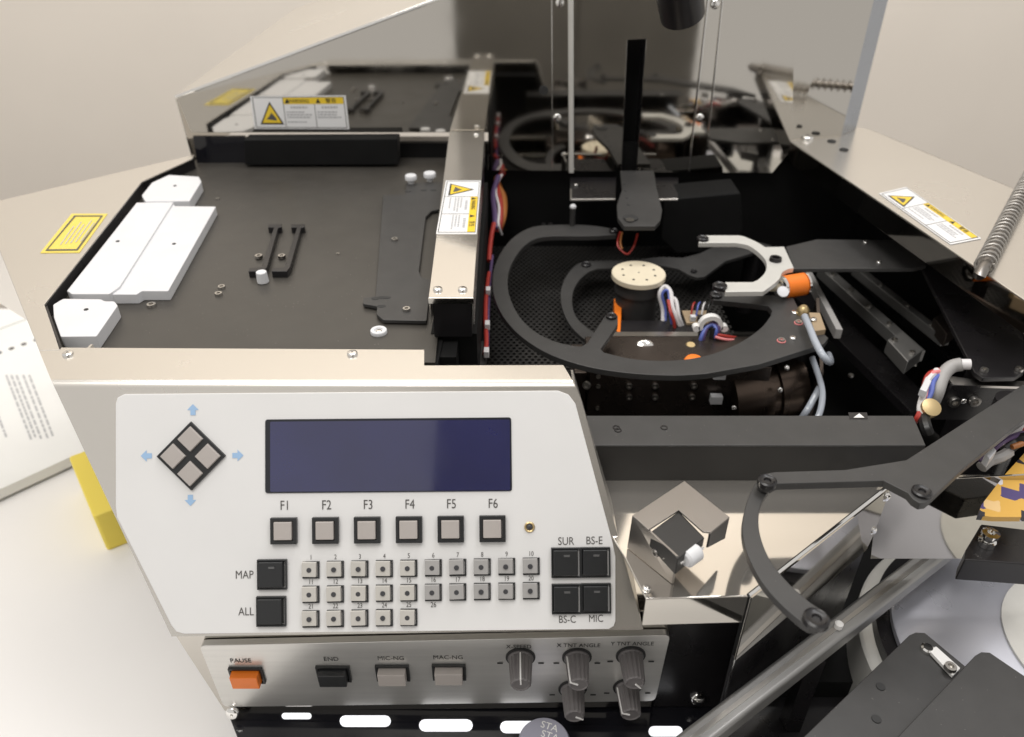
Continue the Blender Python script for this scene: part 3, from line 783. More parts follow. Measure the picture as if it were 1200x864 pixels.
screw(SC_DOME, S(274, 832, .002), sw, n=(0, -1, .3), s=1.4)
screw(SC_DOME, Y(817, 818, YL + .0078), sw, n=(0, -1, .3), s=1.5)

# glossy black shelf; glowing inlays at its lower edge imitate bright slots
zsf = -0.262
shf = thing('front_shelf', 'glossy black shelf with white glowing inlays imitating bright slots at the bottom edge', 'shelf', (0, .3, ZT))
build('shelf_plate', G().slab(ZS([(258, 812), (845, 808), (800, 1000), (330, 1000)], zsf), (0, 0, -.004)), 'black_gloss', shf, .001)
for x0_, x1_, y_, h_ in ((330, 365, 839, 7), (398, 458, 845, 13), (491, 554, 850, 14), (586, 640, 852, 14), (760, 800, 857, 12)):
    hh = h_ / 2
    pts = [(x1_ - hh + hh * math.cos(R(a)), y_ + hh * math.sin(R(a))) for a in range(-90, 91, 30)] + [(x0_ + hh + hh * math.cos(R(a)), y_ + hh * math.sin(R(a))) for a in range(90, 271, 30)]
    build('glow_inlay', G().slab(ZS(pts, zsf + .0006), (0, 0, -.0006)), 'glow_inlay', shf)
kt = thing('adjusting_dial', 'grey round dial with embossed white letters at the bottom edge', 'dial', Z(638, 870, zsf))
kc = Z(638, 868, -.238)
build('dial_body', G().lathe(kc + DN * .0235, (0, 0, 1), [(.017, 0), (.0185, .001), (.0185, .021), (.0172, .0235)], 40), 'knob_top', kt)
build('lettering', text(text(G(), 'STA', kc + V3((.004, .0105, .0003)), (RT - V3((0, .35, 0))).normalized(), (V3((.35, 1, 0))).normalized(), .0052, 1.0),
                        'STA', kc + V3((.004, .0035, .0003)), (RT - V3((0, .35, 0))).normalized(), (V3((.35, 1, 0))).normalized(), .0052, 1.0), 'white_gloss', kt)

# ================================================================== BLACK CROSSBAR + POLISHED LEDGE
ZC = -0.05
bar = thing('crossbar', 'black folded sheet crossbar along the front of the pit', 'crossbar', Z(880, 540, ZC - .04))
y0b, y1b = Z(700, 522, ZC).y, Z(700, 487, ZC).y
xl, xr0, xr1 = Z(640, 500, ZC).x, Z(1083, 519, ZC).x, Z(1068, 484, ZC).x
g = G().slab([V3((xl, y0b, ZC)), V3((xr0, y0b, ZC)), V3((xr1, y1b, ZC)), V3((xl, y1b, ZC))], (0, 0, -.0016))
build('top_sheet', g, 'grey_arm', bar, .0006)
build('front_sheet', G().slab([V3((xl, y0b + .0002, ZC - .0017)), V3((xr0, y0b + .0002, ZC - .0017)), V3((xr0, y0b + .0002, ZC - .034)), V3((xl, y0b + .0002, ZC - .034))], (0, .0015, 0)), 'black_anodised', bar)
for x, y in ((722, 503), (778, 503), (724, 506)): screw(SC_BLACK, Z(x, y, ZC - .0012), bar, s=.8)
build('reflector', G().flat(ZS([(1000, 489.5), (1013, 489.5), (1007, 484.5)], ZC + .0005)), 'white_gloss', bar)
build('tape', G().flat(ZS([(996, 491), (1017, 491), (1016, 483.5), (994, 483.5)], ZC + .0003)), 'black_gloss', bar)

ZL = -0.082
led = thing('front_ledge', 'polished steel ledge to the right of the console', 'ledge', Z(850, 640, ZL))
lp = [(690, 556), (1160, 556), (1160, 566), (1042, 570), (877, 698.5), (757, 702), (733, 655), (700, 600)]
build('ledge_plate', G().slab(ZS(lp, ZL), (0, 0, -.0016)), 'steel_ledge', led, .0007)
a, b_ = Z(757, 702.5, ZL - .0017), Z(877, 699, ZL - .0017)
build('front_flange', G().slab([a, b_, b_ + DN * .024, a + DN * .024], (0, .0015, 0)), 'steel_mirror', led, .0003)
c = Z(1042, 570.5, ZL - .0017)
n = (c - b_).cross(DN).normalized()
build('diagonal_wall', G().slab([b_ + V3((.001, 0, 0)), c, c + DN * .060, b_ + V3((.001, 0, 0)) + DN * .060], n * -.0015), 'steel_mirror', led)
build('lower_wall', G().slab([b_ + V3((.001, .004, -.0605)), c + V3((0, .004, -.0605)), c + V3((0, .004, -.17)), b_ + V3((.001, .004, -.17))], n * -.0015), 'black_satin', led)
build('corner_edge', G().slab([b_ + V3((.0012, -.0005, 0)), b_ + V3((.0026, .0006, 0)), b_ + V3((.0026, .0006, -.175)), b_ + V3((.0012, -.0005, -.175))], (0, .001, 0)), 'chrome', led)
# raised lip along the diagonal
lip = [Z(877, 698, ZL + .0035), Z(1041, 569.5, ZL + .0035)]
build('edge_bead', G().tube(lip, .0013, 8, 0), 'chrome', led)
fr = [Z(1042, 571, ZL), ]
yfp = Z(1042, 570, ZL).y
q = YS([(1030, 566), (1215, 556), (1215, 655), (1020, 655)], yfp)
build('right_panel', G().slab(q, (0, .0015, 0)), 'steel_mirror', led, .0003)
for x, y in ((1036, 581), (1020, 621)):
    p_ = Y(x, y, yfp - .001); screw(SC_DOME, p_, led, n=(0, -1, 0), s=1.2)
for x, y in ((898, 692), (758, 690)): screw(SC_SMALL, Z(x, y, ZL), led, s=1.1)

# sensor bracket resting on the ledge
ZK = ZL + 0.034
sb = thing('sensor_bracket', 'small bent steel bracket with black block and white roller, resting on the ledge', 'bracket', Z(790, 650, ZL))
tp = ZS([(741, 604), (802, 563.5), (855, 606), (833, 624), (824, 623), (795.5, 598), (760, 621)], ZK)
build('top_plate', G().slab(tp, (0, 0, -.0014)), 'steel_dark', sb, .0003)
t1, t2 = Z(741, 604.5, ZK - .0015), Z(760, 622, ZK - .0015)
d1 = (t2 - t1).normalized()
t3 = Z(792, 652, ZK - .0015)
s0 = t1; s1 = t1 + d1 * ((t3 - t1).dot(d1))
f0, f1_ = Z(735, 642, ZL + .0006), Z(787, 684, ZL + .0006)
g = G().add([s0, s1, f1_, f0, s0 + RT * .0014, s1 + RT * .0014, f1_ + RT * .0014, f0 + RT * .0014],
            [(0, 3, 2, 1), (4, 5, 6, 7), (0, 1, 5, 4), (1, 2, 6, 5), (2, 3, 7, 6), (3, 0, 4, 7)])
build('side_plate', g, 'steel_dark', sb)
r0, r1 = Z(855, 606.5, ZK - .0015), Z(833, 625, ZK - .0015)
build('down_leg', G().slab([r0, r1, r1 + DN * .012, r0 + DN * .018], (-.0012, 0, 0)), 'black_satin', sb)
kb_ = ZS([(763, 622.5), (795.5, 598.5), (826, 630), (794, 656)], ZK - .0016)
build('sensor_block', G().slab(kb_, (0, 0, -.013)), 'black_anodised', sb, .0008)
rp0 = Z(810, 651, ZL + .027)
ax_ = V3((.7, .55, 0)).normalized()
build('roller', G().lathe(rp0 - ax_ * .006, ax_, [(.004, 0), (.0055, .0015), (.0055, .0105), (.004, .012)], 20), 'white_plastic', sb)
build('roller_pin', G().frustum(rp0 - ax_ * .010, rp0 + ax_ * .010, .0012, .0012, 10), 'chrome', sb)
for t, w in ((.62, .4), (.86, .35)):
    p_ = s0.lerp(s1, t).lerp(f0.lerp(f1_, t), w); nn_ = (s1 - s0).cross(f0 - s0).normalized()
    if nn_.y > 0: nn_ = -nn_
    screw(SC_CAP, p_, sb, n=nn_, s=.9)

# ================================================================== WAFER RING ARM
def armplate(name, pts, z, th, m, parent, k=4, bevel=.0006):
    return build(name, G().slab(ZS(pts, z), (0, 0, -th)), m, parent, bevel, ang=40)
def pad(px, py, z, parent, r=.0048, name='suction_pad'):
    p_ = Z(px, py, z)
    o = build(name, G().lathe(p_ + DN * .003, (0, 0, 1), [(r * .8, 0), (r, .001), (r, .0042), (r * .82, .005), (r * .62, .0042), (r * .4, .0042), (r * .3, .003)], 24), 'black_satin', parent)
    return o
ZR1 = -0.055
ra = thing('ring_arm', 'large dark grey open ring arm around the cream disc', 'arm', Z(780, 430, ZR1))
outer = cpx([(722, 268.5), (690, 264), (650, 263.5), (624, 266), (603, 277), (588, 294), (579, 314), (577, 334), (581, 354), (593, 376), (614, 397), (646, 416), (690, 430), (740, 437.5), (790, 440), (828, 438)], 4)
outer += [(842, 435.5), (890, 427), (966, 403), (971, 396), (957, 384), (945, 374), (934, 358), (929, 347.5), (905, 346), (840, 342), (834, 345), (836, 351.5)]
inner = [(882, 356), (900, 358.5), (904.5, 364)] + cpx([(903, 370), (893, 383), (876, 396), (855, 407), (830, 416), (800, 421.5), (765, 422.5), (735, 419.5), (708, 413)], 4)
inner += [(704, 409), (724, 380), (724, 370), (717, 365), (709, 370), (688, 402), (681, 406)]
inner += cpx([(674, 405.5), (650, 400), (626, 388), (609, 371), (599, 352), (595, 334), (597, 316), (606, 298), (617, 286), (630, 279), (650, 276.5), (690, 276.5), (722, 275)], 4)
armplate('arm_plate', outer + inner, ZR1, .0055, 'grey_arm', ra)
pad(719, 271, ZR1 + .001, ra); pad(716.5, 371, ZR1 + .001, ra); pad(839, 346, ZR1 + .001, ra, .0058)
for x, y in ((935.5, 379), (915.5, 400)):
    o = screw(SC_CAP, Z(x, y, ZR1), ra); build('mark_ring', G().lathe(Z(x, y, ZR1), (0, 0, 1), [(.0036, 0), (.0036, .0007), (.0028, .0009)], 20), 'pink', ra)
for x, y in ((931, 367), (929, 397)): screw(SC_SMALL, Z(x, y, ZR1), ra, s=1.4)
for x, y in ((637, 263), (645, 263)): screw(SC_BLACK, Z(x, y, ZR1), ra, s=.6)
pp = Z(670.5, 264, ZR1)
build('guide_post', G().frustum(pp + DN * .003, pp + V3((0, 0, .020)), .0030, .0030, 14), 'grey_arm', ra)
build('post_cap', G().lathe(pp + V3((0, 0, .020)), (0, 0, 1), [(.0034, 0), (.0034, .002), (.002, .0036)], 14), 'white_plastic', ra)
build('arm_column', G().frustum(Z(945, 392, ZR1 - .0057), Z(945, 392, ZR1 - .0057) + DN * .10, .012, .012, 24), 'black_satin', ra)

ZR2 = -0.083
rb = thing('inner_ring_arm', 'smaller dark curved arm below the cream disc', 'arm', Z(700, 350, ZR2))
o2 = cpx([(700, 405), (683, 396), (668, 381), (659, 362), (657, 343), (662, 326), (673, 312), (684, 306)], 4) + [(700, 305), (735, 305), (775, 301), (800, 302), (820, 297), (845, 285), (890, 284), (905, 288), (880, 297), (850, 306), (826, 324), (817, 325), (808, 322), (795, 315), (775, 311), (735, 313), (700, 315)]
i2 = cpx([(691, 318), (680, 327), (672, 341), (671, 358), (676, 372), (688, 384), (704, 394)], 4)
armplate('arm_plate', o2 + i2, ZR2, .004, 'grey_arm', rb)
pad(687, 310.5, ZR2 + .0008, rb, .005); pad(813, 318.5, ZR2 + .0005, rb, .0032)
build('arm_mount', G().frustum(Z(885, 290, ZR2 - .0042), Z(885, 290, ZR2 - .0042) + DN * .08, .010, .010, 20), 'black_satin', rb)

# ================================================================== SILVER FORK on its black arm
ZG = -0.035
fk = thing('gripper_fork', 'silver two-pronged fork on a black arm plate', 'gripper', Z(900, 310, ZG))
fkp = [(819, 275.8), (866, 275.8)] + cpx([(872, 277), (886, 283), (897, 289.5)], 3) + [(919, 289), (930.5, 314)] + cpx([(924, 315), (917, 319), (914, 326), (908, 332)], 3) + [(895, 341.5), (850, 342), (850, 330.5), (882, 330.5)] + \
      cpx([(888, 328), (896, 320), (898.5, 311), (896, 303), (887, 294), (876, 287), (863, 284.5)], 3) + [(819, 284.5)]
armplate('fork_plate', fkp, ZG, .005, 'silver_paint', fk)
pad(823.5, 280, ZG + .001, fk, .0058); pad(843.5, 335.5, ZG + .001, fk, .0064)
screw(SC_BLACK, Z(908.5, 305.5, ZG), fk, s=1.7)
arm2 = [(921, 289), (957, 280.5), (1064, 281.5), (1076, 294), (1086, 311), (1070, 314.5), (930, 315)]
armplate('arm_plate', arm2, ZG - .0052, .004, 'grey_arm', fk)
armplate('arm_plate', [(1066, 283), (1150, 300), (1200, 395), (1200, 436), (1190, 442), (1152, 443), (1142, 436), (1080, 312)], ZG - .0098, .004, 'black_satin', fk)
for x, y in ((1014, 284.5), (1030, 308)): screw(SC_SMALL, Z(x, y, ZG - .005), fk, s=1.1)
for x, y in ((1153, 435), (1194, 434)): screw(SC_CAP, Z(x, y, ZG - .0097), fk, s=1.0)
build('arm_column', G().frustum(Z(1170, 400, ZG - .0145), Z(1170, 400, ZG - .0145) + DN * .11, .014, .014, 20), 'black_satin', fk)

# ================================================================== ELBOW ARM with curved finger, lower right
ZE = -0.040
el = thing('elbow_arm', 'dark grey elbow arm with a curved hooked finger over the ledge', 'arm', Z(1080, 560, ZE))
ep = [(889, 565), (890, 559), (897, 555), (908, 553), (990, 550.5), (1062, 539), (1110, 508), (1215, 440), (1215, 483), (1190, 500), (1130, 548), (1092, 584), (1086, 589), (1078, 590), (1070, 585), (1064, 578), (1036, 563.5), (912, 567), (904, 571), (894, 570)]
armplate('arm_plate', ep, ZE, .0055, 'grey_arm', el)
pad(899, 564.5, ZE + .0015, el, .0058, 'pivot'); pad(1080, 577, ZE + .0005, el, .0058, 'pivot')
fo = cpx([(892, 558), (880, 576), (872, 600), (870, 624), (876, 650), (892, 681), (914, 707), (938, 728), (950, 736)], 4)
fi = cpx([(968, 717), (950, 706), (926, 685), (905, 660), (893, 634), (889, 610), (893, 588), (905, 570)], 4)
armplate('finger', fo + [(960, 736), (968, 727)] + fi, ZE - .0060, .005, 'grey_arm', el)
pad(956.5, 726, ZE - .0035, el, .0066, 'suction_pad')
build('arm_column', G().frustum(Z(1190, 470, ZE - .0058), Z(1190, 470, ZE - .0058) + DN * .10, .013, .013, 20), 'black_satin', el)

# ================================================================== ROTATION STAGE under the cream disc
ZD = -0.058
stg = thing('rotation_stage', 'black stage block with cream vacuum disc, motor and wiring', 'stage', Z(780, 440, -.2))
dc = Z(748.5, 319.5, ZD); dr = .0262
dd = build('vacuum_disc', G().lathe(dc + DN * .006, (0, 0, 1), [(dr * .96, 0), (dr, .0008), (dr, .0053), (dr * .97, .006)], 56), 'cream', stg)
dd['label'] = 'cream round disc with a ring of small holes'
for k in range(8):
    a = R(20 + 45 * k)
    inst('vacuum_hole', hole_m, Matrix.Translation(dc + V3((math.cos(a) * .0165, math.sin(a) * .0165, 0))) @ Matrix.Scale(.75, 4), dd)
inst('vacuum_hole', hole_m, Matrix.Translation(dc) @ Matrix.Scale(.5, 4), dd)
build('spindle', G().lathe(dc + DN * .062, (0, 0, 1), [(.0205, 0), (.0205, .042), (.0225, .043), (.0225, .050), (.020, .0558)], 36), 'grey_arm', stg)
ybk = 0.535
xa, xb = Y(690, 440, ybk).x, Y(862, 440, ybk).x
blk = build('stage_block', G().box(xa, xb + .03, ybk, ybk + .05, -.24, -.0765), 'black_steel', stg, .0015)
for x, y in ((737, 452), (737, 465), (767.5, 452), (767.5, 465), (701, 441), (701, 452.5), (700, 478), (813, 452), (811, 465)):
    screw(SC_CAP, Y(x, y, ybk - .0002), blk, n=(0, -1, 0), s=1.0 if x > 710 else .7)
build('mount_plate', G().box(xa - .012, xa - .001, ybk + .004, ybk + .05, -.16, -.085), 'black_steel', stg, .001)
screw(SC_CAP, Y(688, 451, ybk - .004), stg, n=(-.5, -1, .2), s=1.2)
# shelf plate behind the front block, with chrome screw
q = ZS([(718, 388), (802, 388), (812, 420), (716, 420)], -.100)
build('motor_shelf', G().slab(ZS([(716, 389), (818, 389), (818, 394), (716, 394)], -.088), (0, 0, -.0015)), 'steel_bolt', stg)
build('motor_box', G().box(Z(716, 394, -.09).x, Z(818, 394, -.09).x, Z(716, 394, -.09).y, Z(716, 388, -.09).y + .02, -.17, -.0905), 'black_satin', stg)
screw(SC_DOME, Z(755, 411, -.083) + V3((0, 0, 0)), stg, n=(0, -.8, .6), s=2.8, name='clamp_screw')
p_ = Z(813, 419, -.074); build('orange_cap', G().lathe(p_ + DN * .016, (0, -.2, 1), [(.0088, 0), (.0088, .013), (.0075, .0155), (.004, .0165)], 24), 'orange', stg)
p_ = Z(809, 402, -.076); build('small_fitting', G().lathe(p_ + DN * .014, (0, -.2, 1), [(.006, 0), (.006, .012), (.0035, .0145)], 16), 'brass', stg)
build('connector', G().slab(ZS([(783, 411), (796, 411), (796, 419), (783, 420)], -.078), (0, 0, -.008)), 'sleeve_grey', stg, .0006)
build('orange_flag', G().slab(ZS([(719.5, 350), (729, 349), (727, 392), (721, 386)], -.090), (0, 0, -.012)), 'orange', stg, .0006)
build('white_tab', G().slab(ZS([(703, 413), (711, 400), (712.5, 416)], -.082), (0, 0, -.003)), 'white_plastic', stg)
# barrel motor to the right of the block
ba = V3((Y(858, 452, ybk - .004).x, ybk + .018, -.118)); bx_ = V3((Y(948, 450, ybk - .004).x, ybk + .030, -.112))
build('barrel_motor', G().lathe(ba, bx_ - ba, [(.026, 0), (.034, .001), (.034, .034), (.031, .035), (.031, .041), (.034, .042), (.034, (bx_ - ba).length)], 36), 'bronze_barrel', stg)
for x, y in ((922, 431), (914, 457), (860, 478)): screw(SC_SMALL, Y(x, y, ybk - .012), stg, n=(0, -1, .5), s=1.0)
build('side_plate', G().slab([V3((bx_.x + .004, ybk - .01, -.075)), V3((bx_.x + .03, ybk + .09, -.060)), V3((bx_.x + .03, ybk + .09, -.16)), V3((bx_.x + .004, ybk - .01, -.17))], (.003, 0, 0)), 'black_steel', stg)
for x, y in ((844, 441), (840, 470)):
    p_ = Y(x, y, ybk - .008)
    build('connector', G().box(p_.x - .005, p_.x + .005, p_.y, p_.y + .006, p_.z - .004, p_.z + .004), 'white_plastic', stg, .0005)
# air fitting on top of the ring arm: orange motor, brass block, clear tube
om = thing('orange_motor', 'small orange cylinder motor beside the silver fork', 'motor', Z(925, 340, -.06))
c0 = Z(917, 337, -.048); c1 = Z(941, 333, -.048)
build('body', G().lathe(c0, c1 - c0, [(.009, 0), (.0105, .001), (.0105, (c1 - c0).length - .001), (.0095, (c1 - c0).length)], 28), 'orange', om)
dv = (c1 - c0).normalized()
build('end_cap', G().lathe(c0 - dv * .004, dv, [(.0085, 0), (.0108, .001), (.0108, .0038)], 24), 'chrome', om)
build('end_cap', G().lathe(c1 + dv * .0002, dv, [(.0108, 0), (.0108, .002), (.008, .004), (.003, .005)], 24), 'chrome', om)
p_ = Z(910, 336, -.048); build('nozzle', G().frustum(p_ + V3((.004, 0, 0)), p_ - V3((.006, .001, 0)), .005, .004, 14), 'cream', om)
p_ = Z(917, 342.5, -.046); build('washer', G().lathe(p_, (0, -.6, .8), [(.0052, 0), (.0052, .0015), (.002, .002)], 18), 'white_plastic', om)
build('mount', G().box(c0.x + .004, c0.x + .012, c0.y - .004, c0.y + .006, -.16, -.0585), 'black_satin', om)

af = thing('air_fitting', 'brass fitting with translucent tube on the right end of the ring arm', 'fitting', Z(955, 385, -.06))
build('block', G().slab(ZS([(948, 366), (961, 366.5), (968, 386), (954, 388)], -.050), (0, 0, -.012)), 'brown_board', af, .0006)
p_ = Z(942, 361, -.049); build('elbow', G().lathe(p_ + DN * .008, (0, 0, 1), [(.0055, 0), (.0055, .006), (.004, .0085), (.0025, .010)], 18), 'brass', af)
build('hose', G().tube([Z(943, 371, -.047), Z(949, 385, -.046), Z(955, 400, -.046), Z(963, 415, -.048), Z(970, 423, -.053), Z(973, 424, -.062), Z(971, 416, -.075)], .0030, 12), 'tube_clear', af)
build('hose', G().tube([Z(960, 455, -.09), Z(952, 470, -.095), Z(945, 482, -.10), Z(938, 492, -.11)], .0028, 10), 'tube_clear', af)
screw(SC_DOME, Z(953, 375, -.0495), af, s=.8)

# wiring round the motor
def wires(name, label, specs, cat='wires'):
    pts0 = specs[0][1][0]
    t = thing(name, label, cat, Z(*pts0))
    for m, pts, r in specs:
        build('wire', G().tube([Z(*p) for p in pts], r, 8), m, t)
    return t
w1 = wires('wire_loop', 'pale and red wires looping beside the cream disc', [
    ('wire_white', [(776, 392, -.10), (777, 365, -.085), (773, 345, -.070), (779, 336, -.064), (786, 343, -.066), (788, 360, -.075), (794, 375, -.085), (800, 392, -.10)], .0022),
    ('wire_blue', [(779, 390, -.10), (780, 364, -.083), (776, 346, -.069), (781, 340, -.064), (784, 346, -.068), (785, 365, -.078), (789, 390, -.10)], .0013),
    ('wire_red', [(783, 352, -.07), (786, 366, -.076), (790, 378, -.085), (791, 394, -.10)], .0016),
    ('wire_white', [(786, 350, -.07), (792, 352, -.07), (796, 372, -.082), (803, 390, -.10)], .0018)], 'wires')
w2 = wires('wire_bundle', 'purple, red and white wires with a clear clamp behind the ring arm', [
    ('wire_purple', [(826, 412, -.09), (824, 396, -.075), (830, 382, -.066), (838, 379, -.064), (842, 386, -.068), (836, 400, -.08)], .0020),
    ('wire_blue', [(822, 412, -.09), (821, 398, -.076), (828, 384, -.067), (836, 381, -.065), (839, 390, -.070), (833, 404, -.084)], .0018),
    ('wire_red', [(838, 392, -.072), (850, 394, -.074), (862, 396, -.078), (874, 399, -.085)], .0015),
    ('pink', [(838, 395, -.073), (850, 398, -.075), (864, 399, -.079), (876, 402, -.085)], .0013),
    ('wire_black', [(836, 384, -.066), (835, 396, -.076), (838, 412, -.09)], .0026)], 'wires')
p_ = Z(834, 379, -.062)
g = G()
vs = []; fs = []; n_ = 20
for i in range(n_ + 1):
    a = math.pi * (-.12 + 1.24 * i / n_)
    for r in (.0068, .0108):
        for d in (0, .006):
            vs.append(p_ + V3((math.cos(a) * r, d, math.sin(a) * r - .004)))
for i in range(n_):
    k = i * 4
    fs += [(k, k + 4, k + 6, k + 2), (k + 1, k + 3, k + 7, k + 5), (k + 2, k + 6, k + 7, k + 3), (k, k + 1, k + 5, k + 4)]
g.add(vs, fs); build('cable_clamp', g, 'white_gloss', w2)
for s in (-1, 1): build('clamp_foot', G().frustum(p_ + V3((s * .0125, 0, -.006)), p_ + V3((s * .0125, .006, -.006)), .0032, .0032, 12), 'white_gloss', w2)
w3 = wires('red_wire_pair', 'thin red wires hanging below the black slotted arm', [
    ('wire_red', [(727, 272, -.04), (724, 282, -.05), (725, 290, -.055), (735, 298, -.06), (743, 288, -.055), (747, 274, -.04)], .0011),
    ('wire_orange', [(729, 272, -.04), (727, 284, -.05), (729, 292, -.055)], .0011)], 'wires')
w4 = wires('rainbow_harness', 'orange, red and white wire harness running along the beam', [
    ('wire_orange', [(596, 196, -.03), (584, 203, -.035), (583, 216, -.04), (590, 232, -.045), (590, 252, -.05), (585, 268, -.06)], .0038),
    ('wire_red', [(592, 200, -.03), (582, 214, -.037), (586, 236, -.043), (586, 256, -.048), (584, 272, -.06)], .0034),
    ('wire_white', [(588, 205, -.03), (581, 222, -.036), (585, 244, -.042), (584, 262, -.046), (588, 275, -.06)], .0014),
    ('wire_purple', [(584, 207, -.03), (578, 228, -.038), (580, 252, -.043), (580, 268, -.05)], .0030),
    ('wire_red', [(579, 262, -.045), (576, 276, -.05), (574, 292, -.055), (573, 306, -.06)], .0024),
    ('wire_red', [(573, 320, -.06), (570, 345, -.06), (569, 372, -.06), (570, 402, -.06), (568, 415, -.06)], .0020),
    ('wire_purple', [(577, 300, -.06), (574, 330, -.062), (572, 365, -.062), (571, 410, -.062)], .0016)], 'wires')
for x, y in ((572, 340), (571, 380), (570, 412)):
    p_ = Z(x, y, -.056); build('cable_tie', G().box(p_.x - .0022, p_.x + .0022, p_.y - .004, p_.y + .004, p_.z - .004, p_.z + .002), 'wire_white', w4, .0006)
# little chassis sheet with blue caps under the beam front
gp_ = thing('grey_post', 'grey bracket with two blue caps in the gap beside the console', 'bracket', Z(535, 420, -.08))
build('strip', G().slab(ZS([(519, 400), (530, 400), (528, 440), (516, 440)], -.05), (0, 0, -.06)), 'sleeve_grey', gp_)
build('plate', G().slab(ZS([(530.5, 400), (570, 400), (568, 440), (528.5, 440)], -.062), (0, 0, -.04)), 'black_anodised', gp_)
for x, y in ((536, 407), (547, 418)):
    build('blue_cap', G().lathe(Z(x, y, -.0618), (0, 0, 1), [(.0045, 0), (.0045, .004), (.003, .005)], 16), 'blue_cap', gp_)

# ================================================================== BACK OF THE PIT: box, slotted arm, brackets
cb = build('cover_box', G().slab(YS([(778, 234), (868, 226), (871, 270), (852, 296), (792, 298), (774, 280)], .80), (0, .045, 0)), 'black_void', None, .002)
tag(cb, 'dark grey faceted cover box at the back of the pit', 'box')
sa = thing('lift_arm', 'black slotted arm plate reaching out of the tall hood slot', 'arm', Z(748, 260, -.02))
armplate('arm_plate', [(727, 200), (766, 200), (770, 222), (776, 246), (774, 258), (768, 265), (731, 265), (724, 255), (723, 240), (729, 222)], -.020, .005, 'grey_arm', sa)
build('bore', G().lathe(Z(739, 256, -.0198), (0, 0, 1), [(.0075, 0), (.0075, .001), (.006, .0012)], 22), 'print_black', sa)
build('bushing', G().lathe(Z(738, 258, -.0190), (0, 0, 1), [(.0042, 0), (.0042, .0006)], 18), 'steel_bolt', sa)
for k in range(4): inst('slot', slot_m, Matrix.Translation(Z(731 + k * 1.8, 216 + k * 8, -.0199)) @ Matrix.Scale(.8, 4), sa)
sf = thing('slotted_bracket', 'black bracket frame with bright lower edges below the hood', 'bracket', Z(700, 230, -.03))
for x0_, x1_ in ((668, 722), (755, 795)):
    build('plate', G().slab(ZS([(x0_, 208), (x1_, 208), (x1_ - 1, 232), (x0_ + 1, 232)], -.032), (0, 0, -.003)), 'black_satin', sf)
    a, b_ = Z(x0_ + 1, 234.5, -.030), Z(x1_ - 1, 234, -.030)
    build('bright_edge', G().tube([a, b_], .0013, 8, 0), 'steel_bolt', sf)
    build('post', G().tube([Z(x0_ + 1, 222, -.030), a], .001, 8, 0), 'steel_bolt', sf)
    screw(SC_SMALL, Z((x0_ + x1_) / 2 - 20, 217, -.0318), sf, s=1)

# ================================================================== RAILS on the right of the pit
rl = thing('linear_rails', 'pair of steel linear rails sloping along the right of the pit', 'rails', Z(1000, 390, -.12))
def bar3(name, a, b, w, h, m, parent, bev=.0006):
    a = Vector(a); b = Vector(b); d = (b - a).normalized(); s = d.cross(V3((0, 0, 1))).normalized() * (w / 2)
    return build(name, G().slab([a - s, a + s, b + s, b - s], (0, 0, -h)), m, parent, bev)
bar3('rail', Z(965, 312, -.10), Z(1078, 412, -.10), .012, .012, 'aluminium', rl)
bar3('rail', Z(1004, 312, -.095), Z(1110, 395, -.095), .009, .010, 'aluminium', rl)
bar3('bright_rail', Z(948, 318, -.085), Z(984, 386, -.072), .006, .010, 'sleeve_grey', rl)
bar3('base_rail', Z(930, 330, -.135), Z(1085, 480, -.135), .030, .01, 'black_satin', rl)
bar3('base_rail', Z(1010, 310, -.14), Z(1150, 440, -.14), .030, .01, 'black_satin', rl)
for t in (.12, .32, .52, .72, .9):
    p_ = Z(965, 312, -.0998).lerp(Z(1078, 412, -.0998), t); screw(SC_CAP, p_, rl, s=.9)
for t in (.3, .6, .85):
    p_ = Z(1004, 312, -.0948).lerp(Z(1110, 395, -.0948), t); screw(SC_CAP, p_, rl, s=.7)
for x, y in ((997, 441), (1041, 413), (1071, 428)): screw(SC_CAP, Z(x, y, -.125), rl, s=.9)

build('slider', G().slab(ZS([(1040, 398), (1058, 388), (1082, 410), (1064, 424)], -.088), (0, 0, -.014)), 'aluminium', rl, .001)
for x, y in ((1048, 399), (1069, 414)): screw(SC_CAP, Z(x, y, -.0878), rl, s=.9)
build('slider', G().slab(ZS([(1094, 372), (1106, 366), (1122, 384), (1110, 392)], -.086), (0, 0, -.014)), 'black_steel', rl, .001)
pv = thing('pneumatic_valve', 'black valve block with steel screws below the ring arm', 'valve', Z(880, 470, -.16))
vx = Y(870, 455, .50).x
build('valve_body', G().box(vx, vx + .050, .497, .515, -.150, -.112), 'black_satin', pv, .001)
for k in range(3): screw(SC_CAP, V3((vx + .008 + k * .017, .4968, -.120)), pv, n=(0, -1, 0), s=.9)
build('valve_hose', G().tube([V3((vx + .045, .50, -.115)), V3((vx + .060, .49, -.100)), V3((vx + .070, .51, -.085)), V3((vx + .068, .54, -.07))], .0025, 10), 'tube_clear', pv)
build('foot', G().box(vx + .01, vx + .04, .499, .513, -.254, -.1505), 'black_void', pv)
mb = thing('sensor_board', 'small brown circuit board with white plugs beside the spindle', 'circuit board', Z(800, 370, -.1))
bp_ = Z(806, 372, -.088)
build('board', G().box(bp_.x - .003, bp_.x + .022, bp_.y - .010, bp_.y + .014, -.0905, -.0885), 'brown_board', mb)
for k in range(3): build('plug', G().box(bp_.x + .001 + k * .007, bp_.x + .006 + k * .007, bp_.y - .008, bp_.y - .003, -.0884, -.083), 'white_plastic' if k != 1 else 'black_satin', mb, .0004)
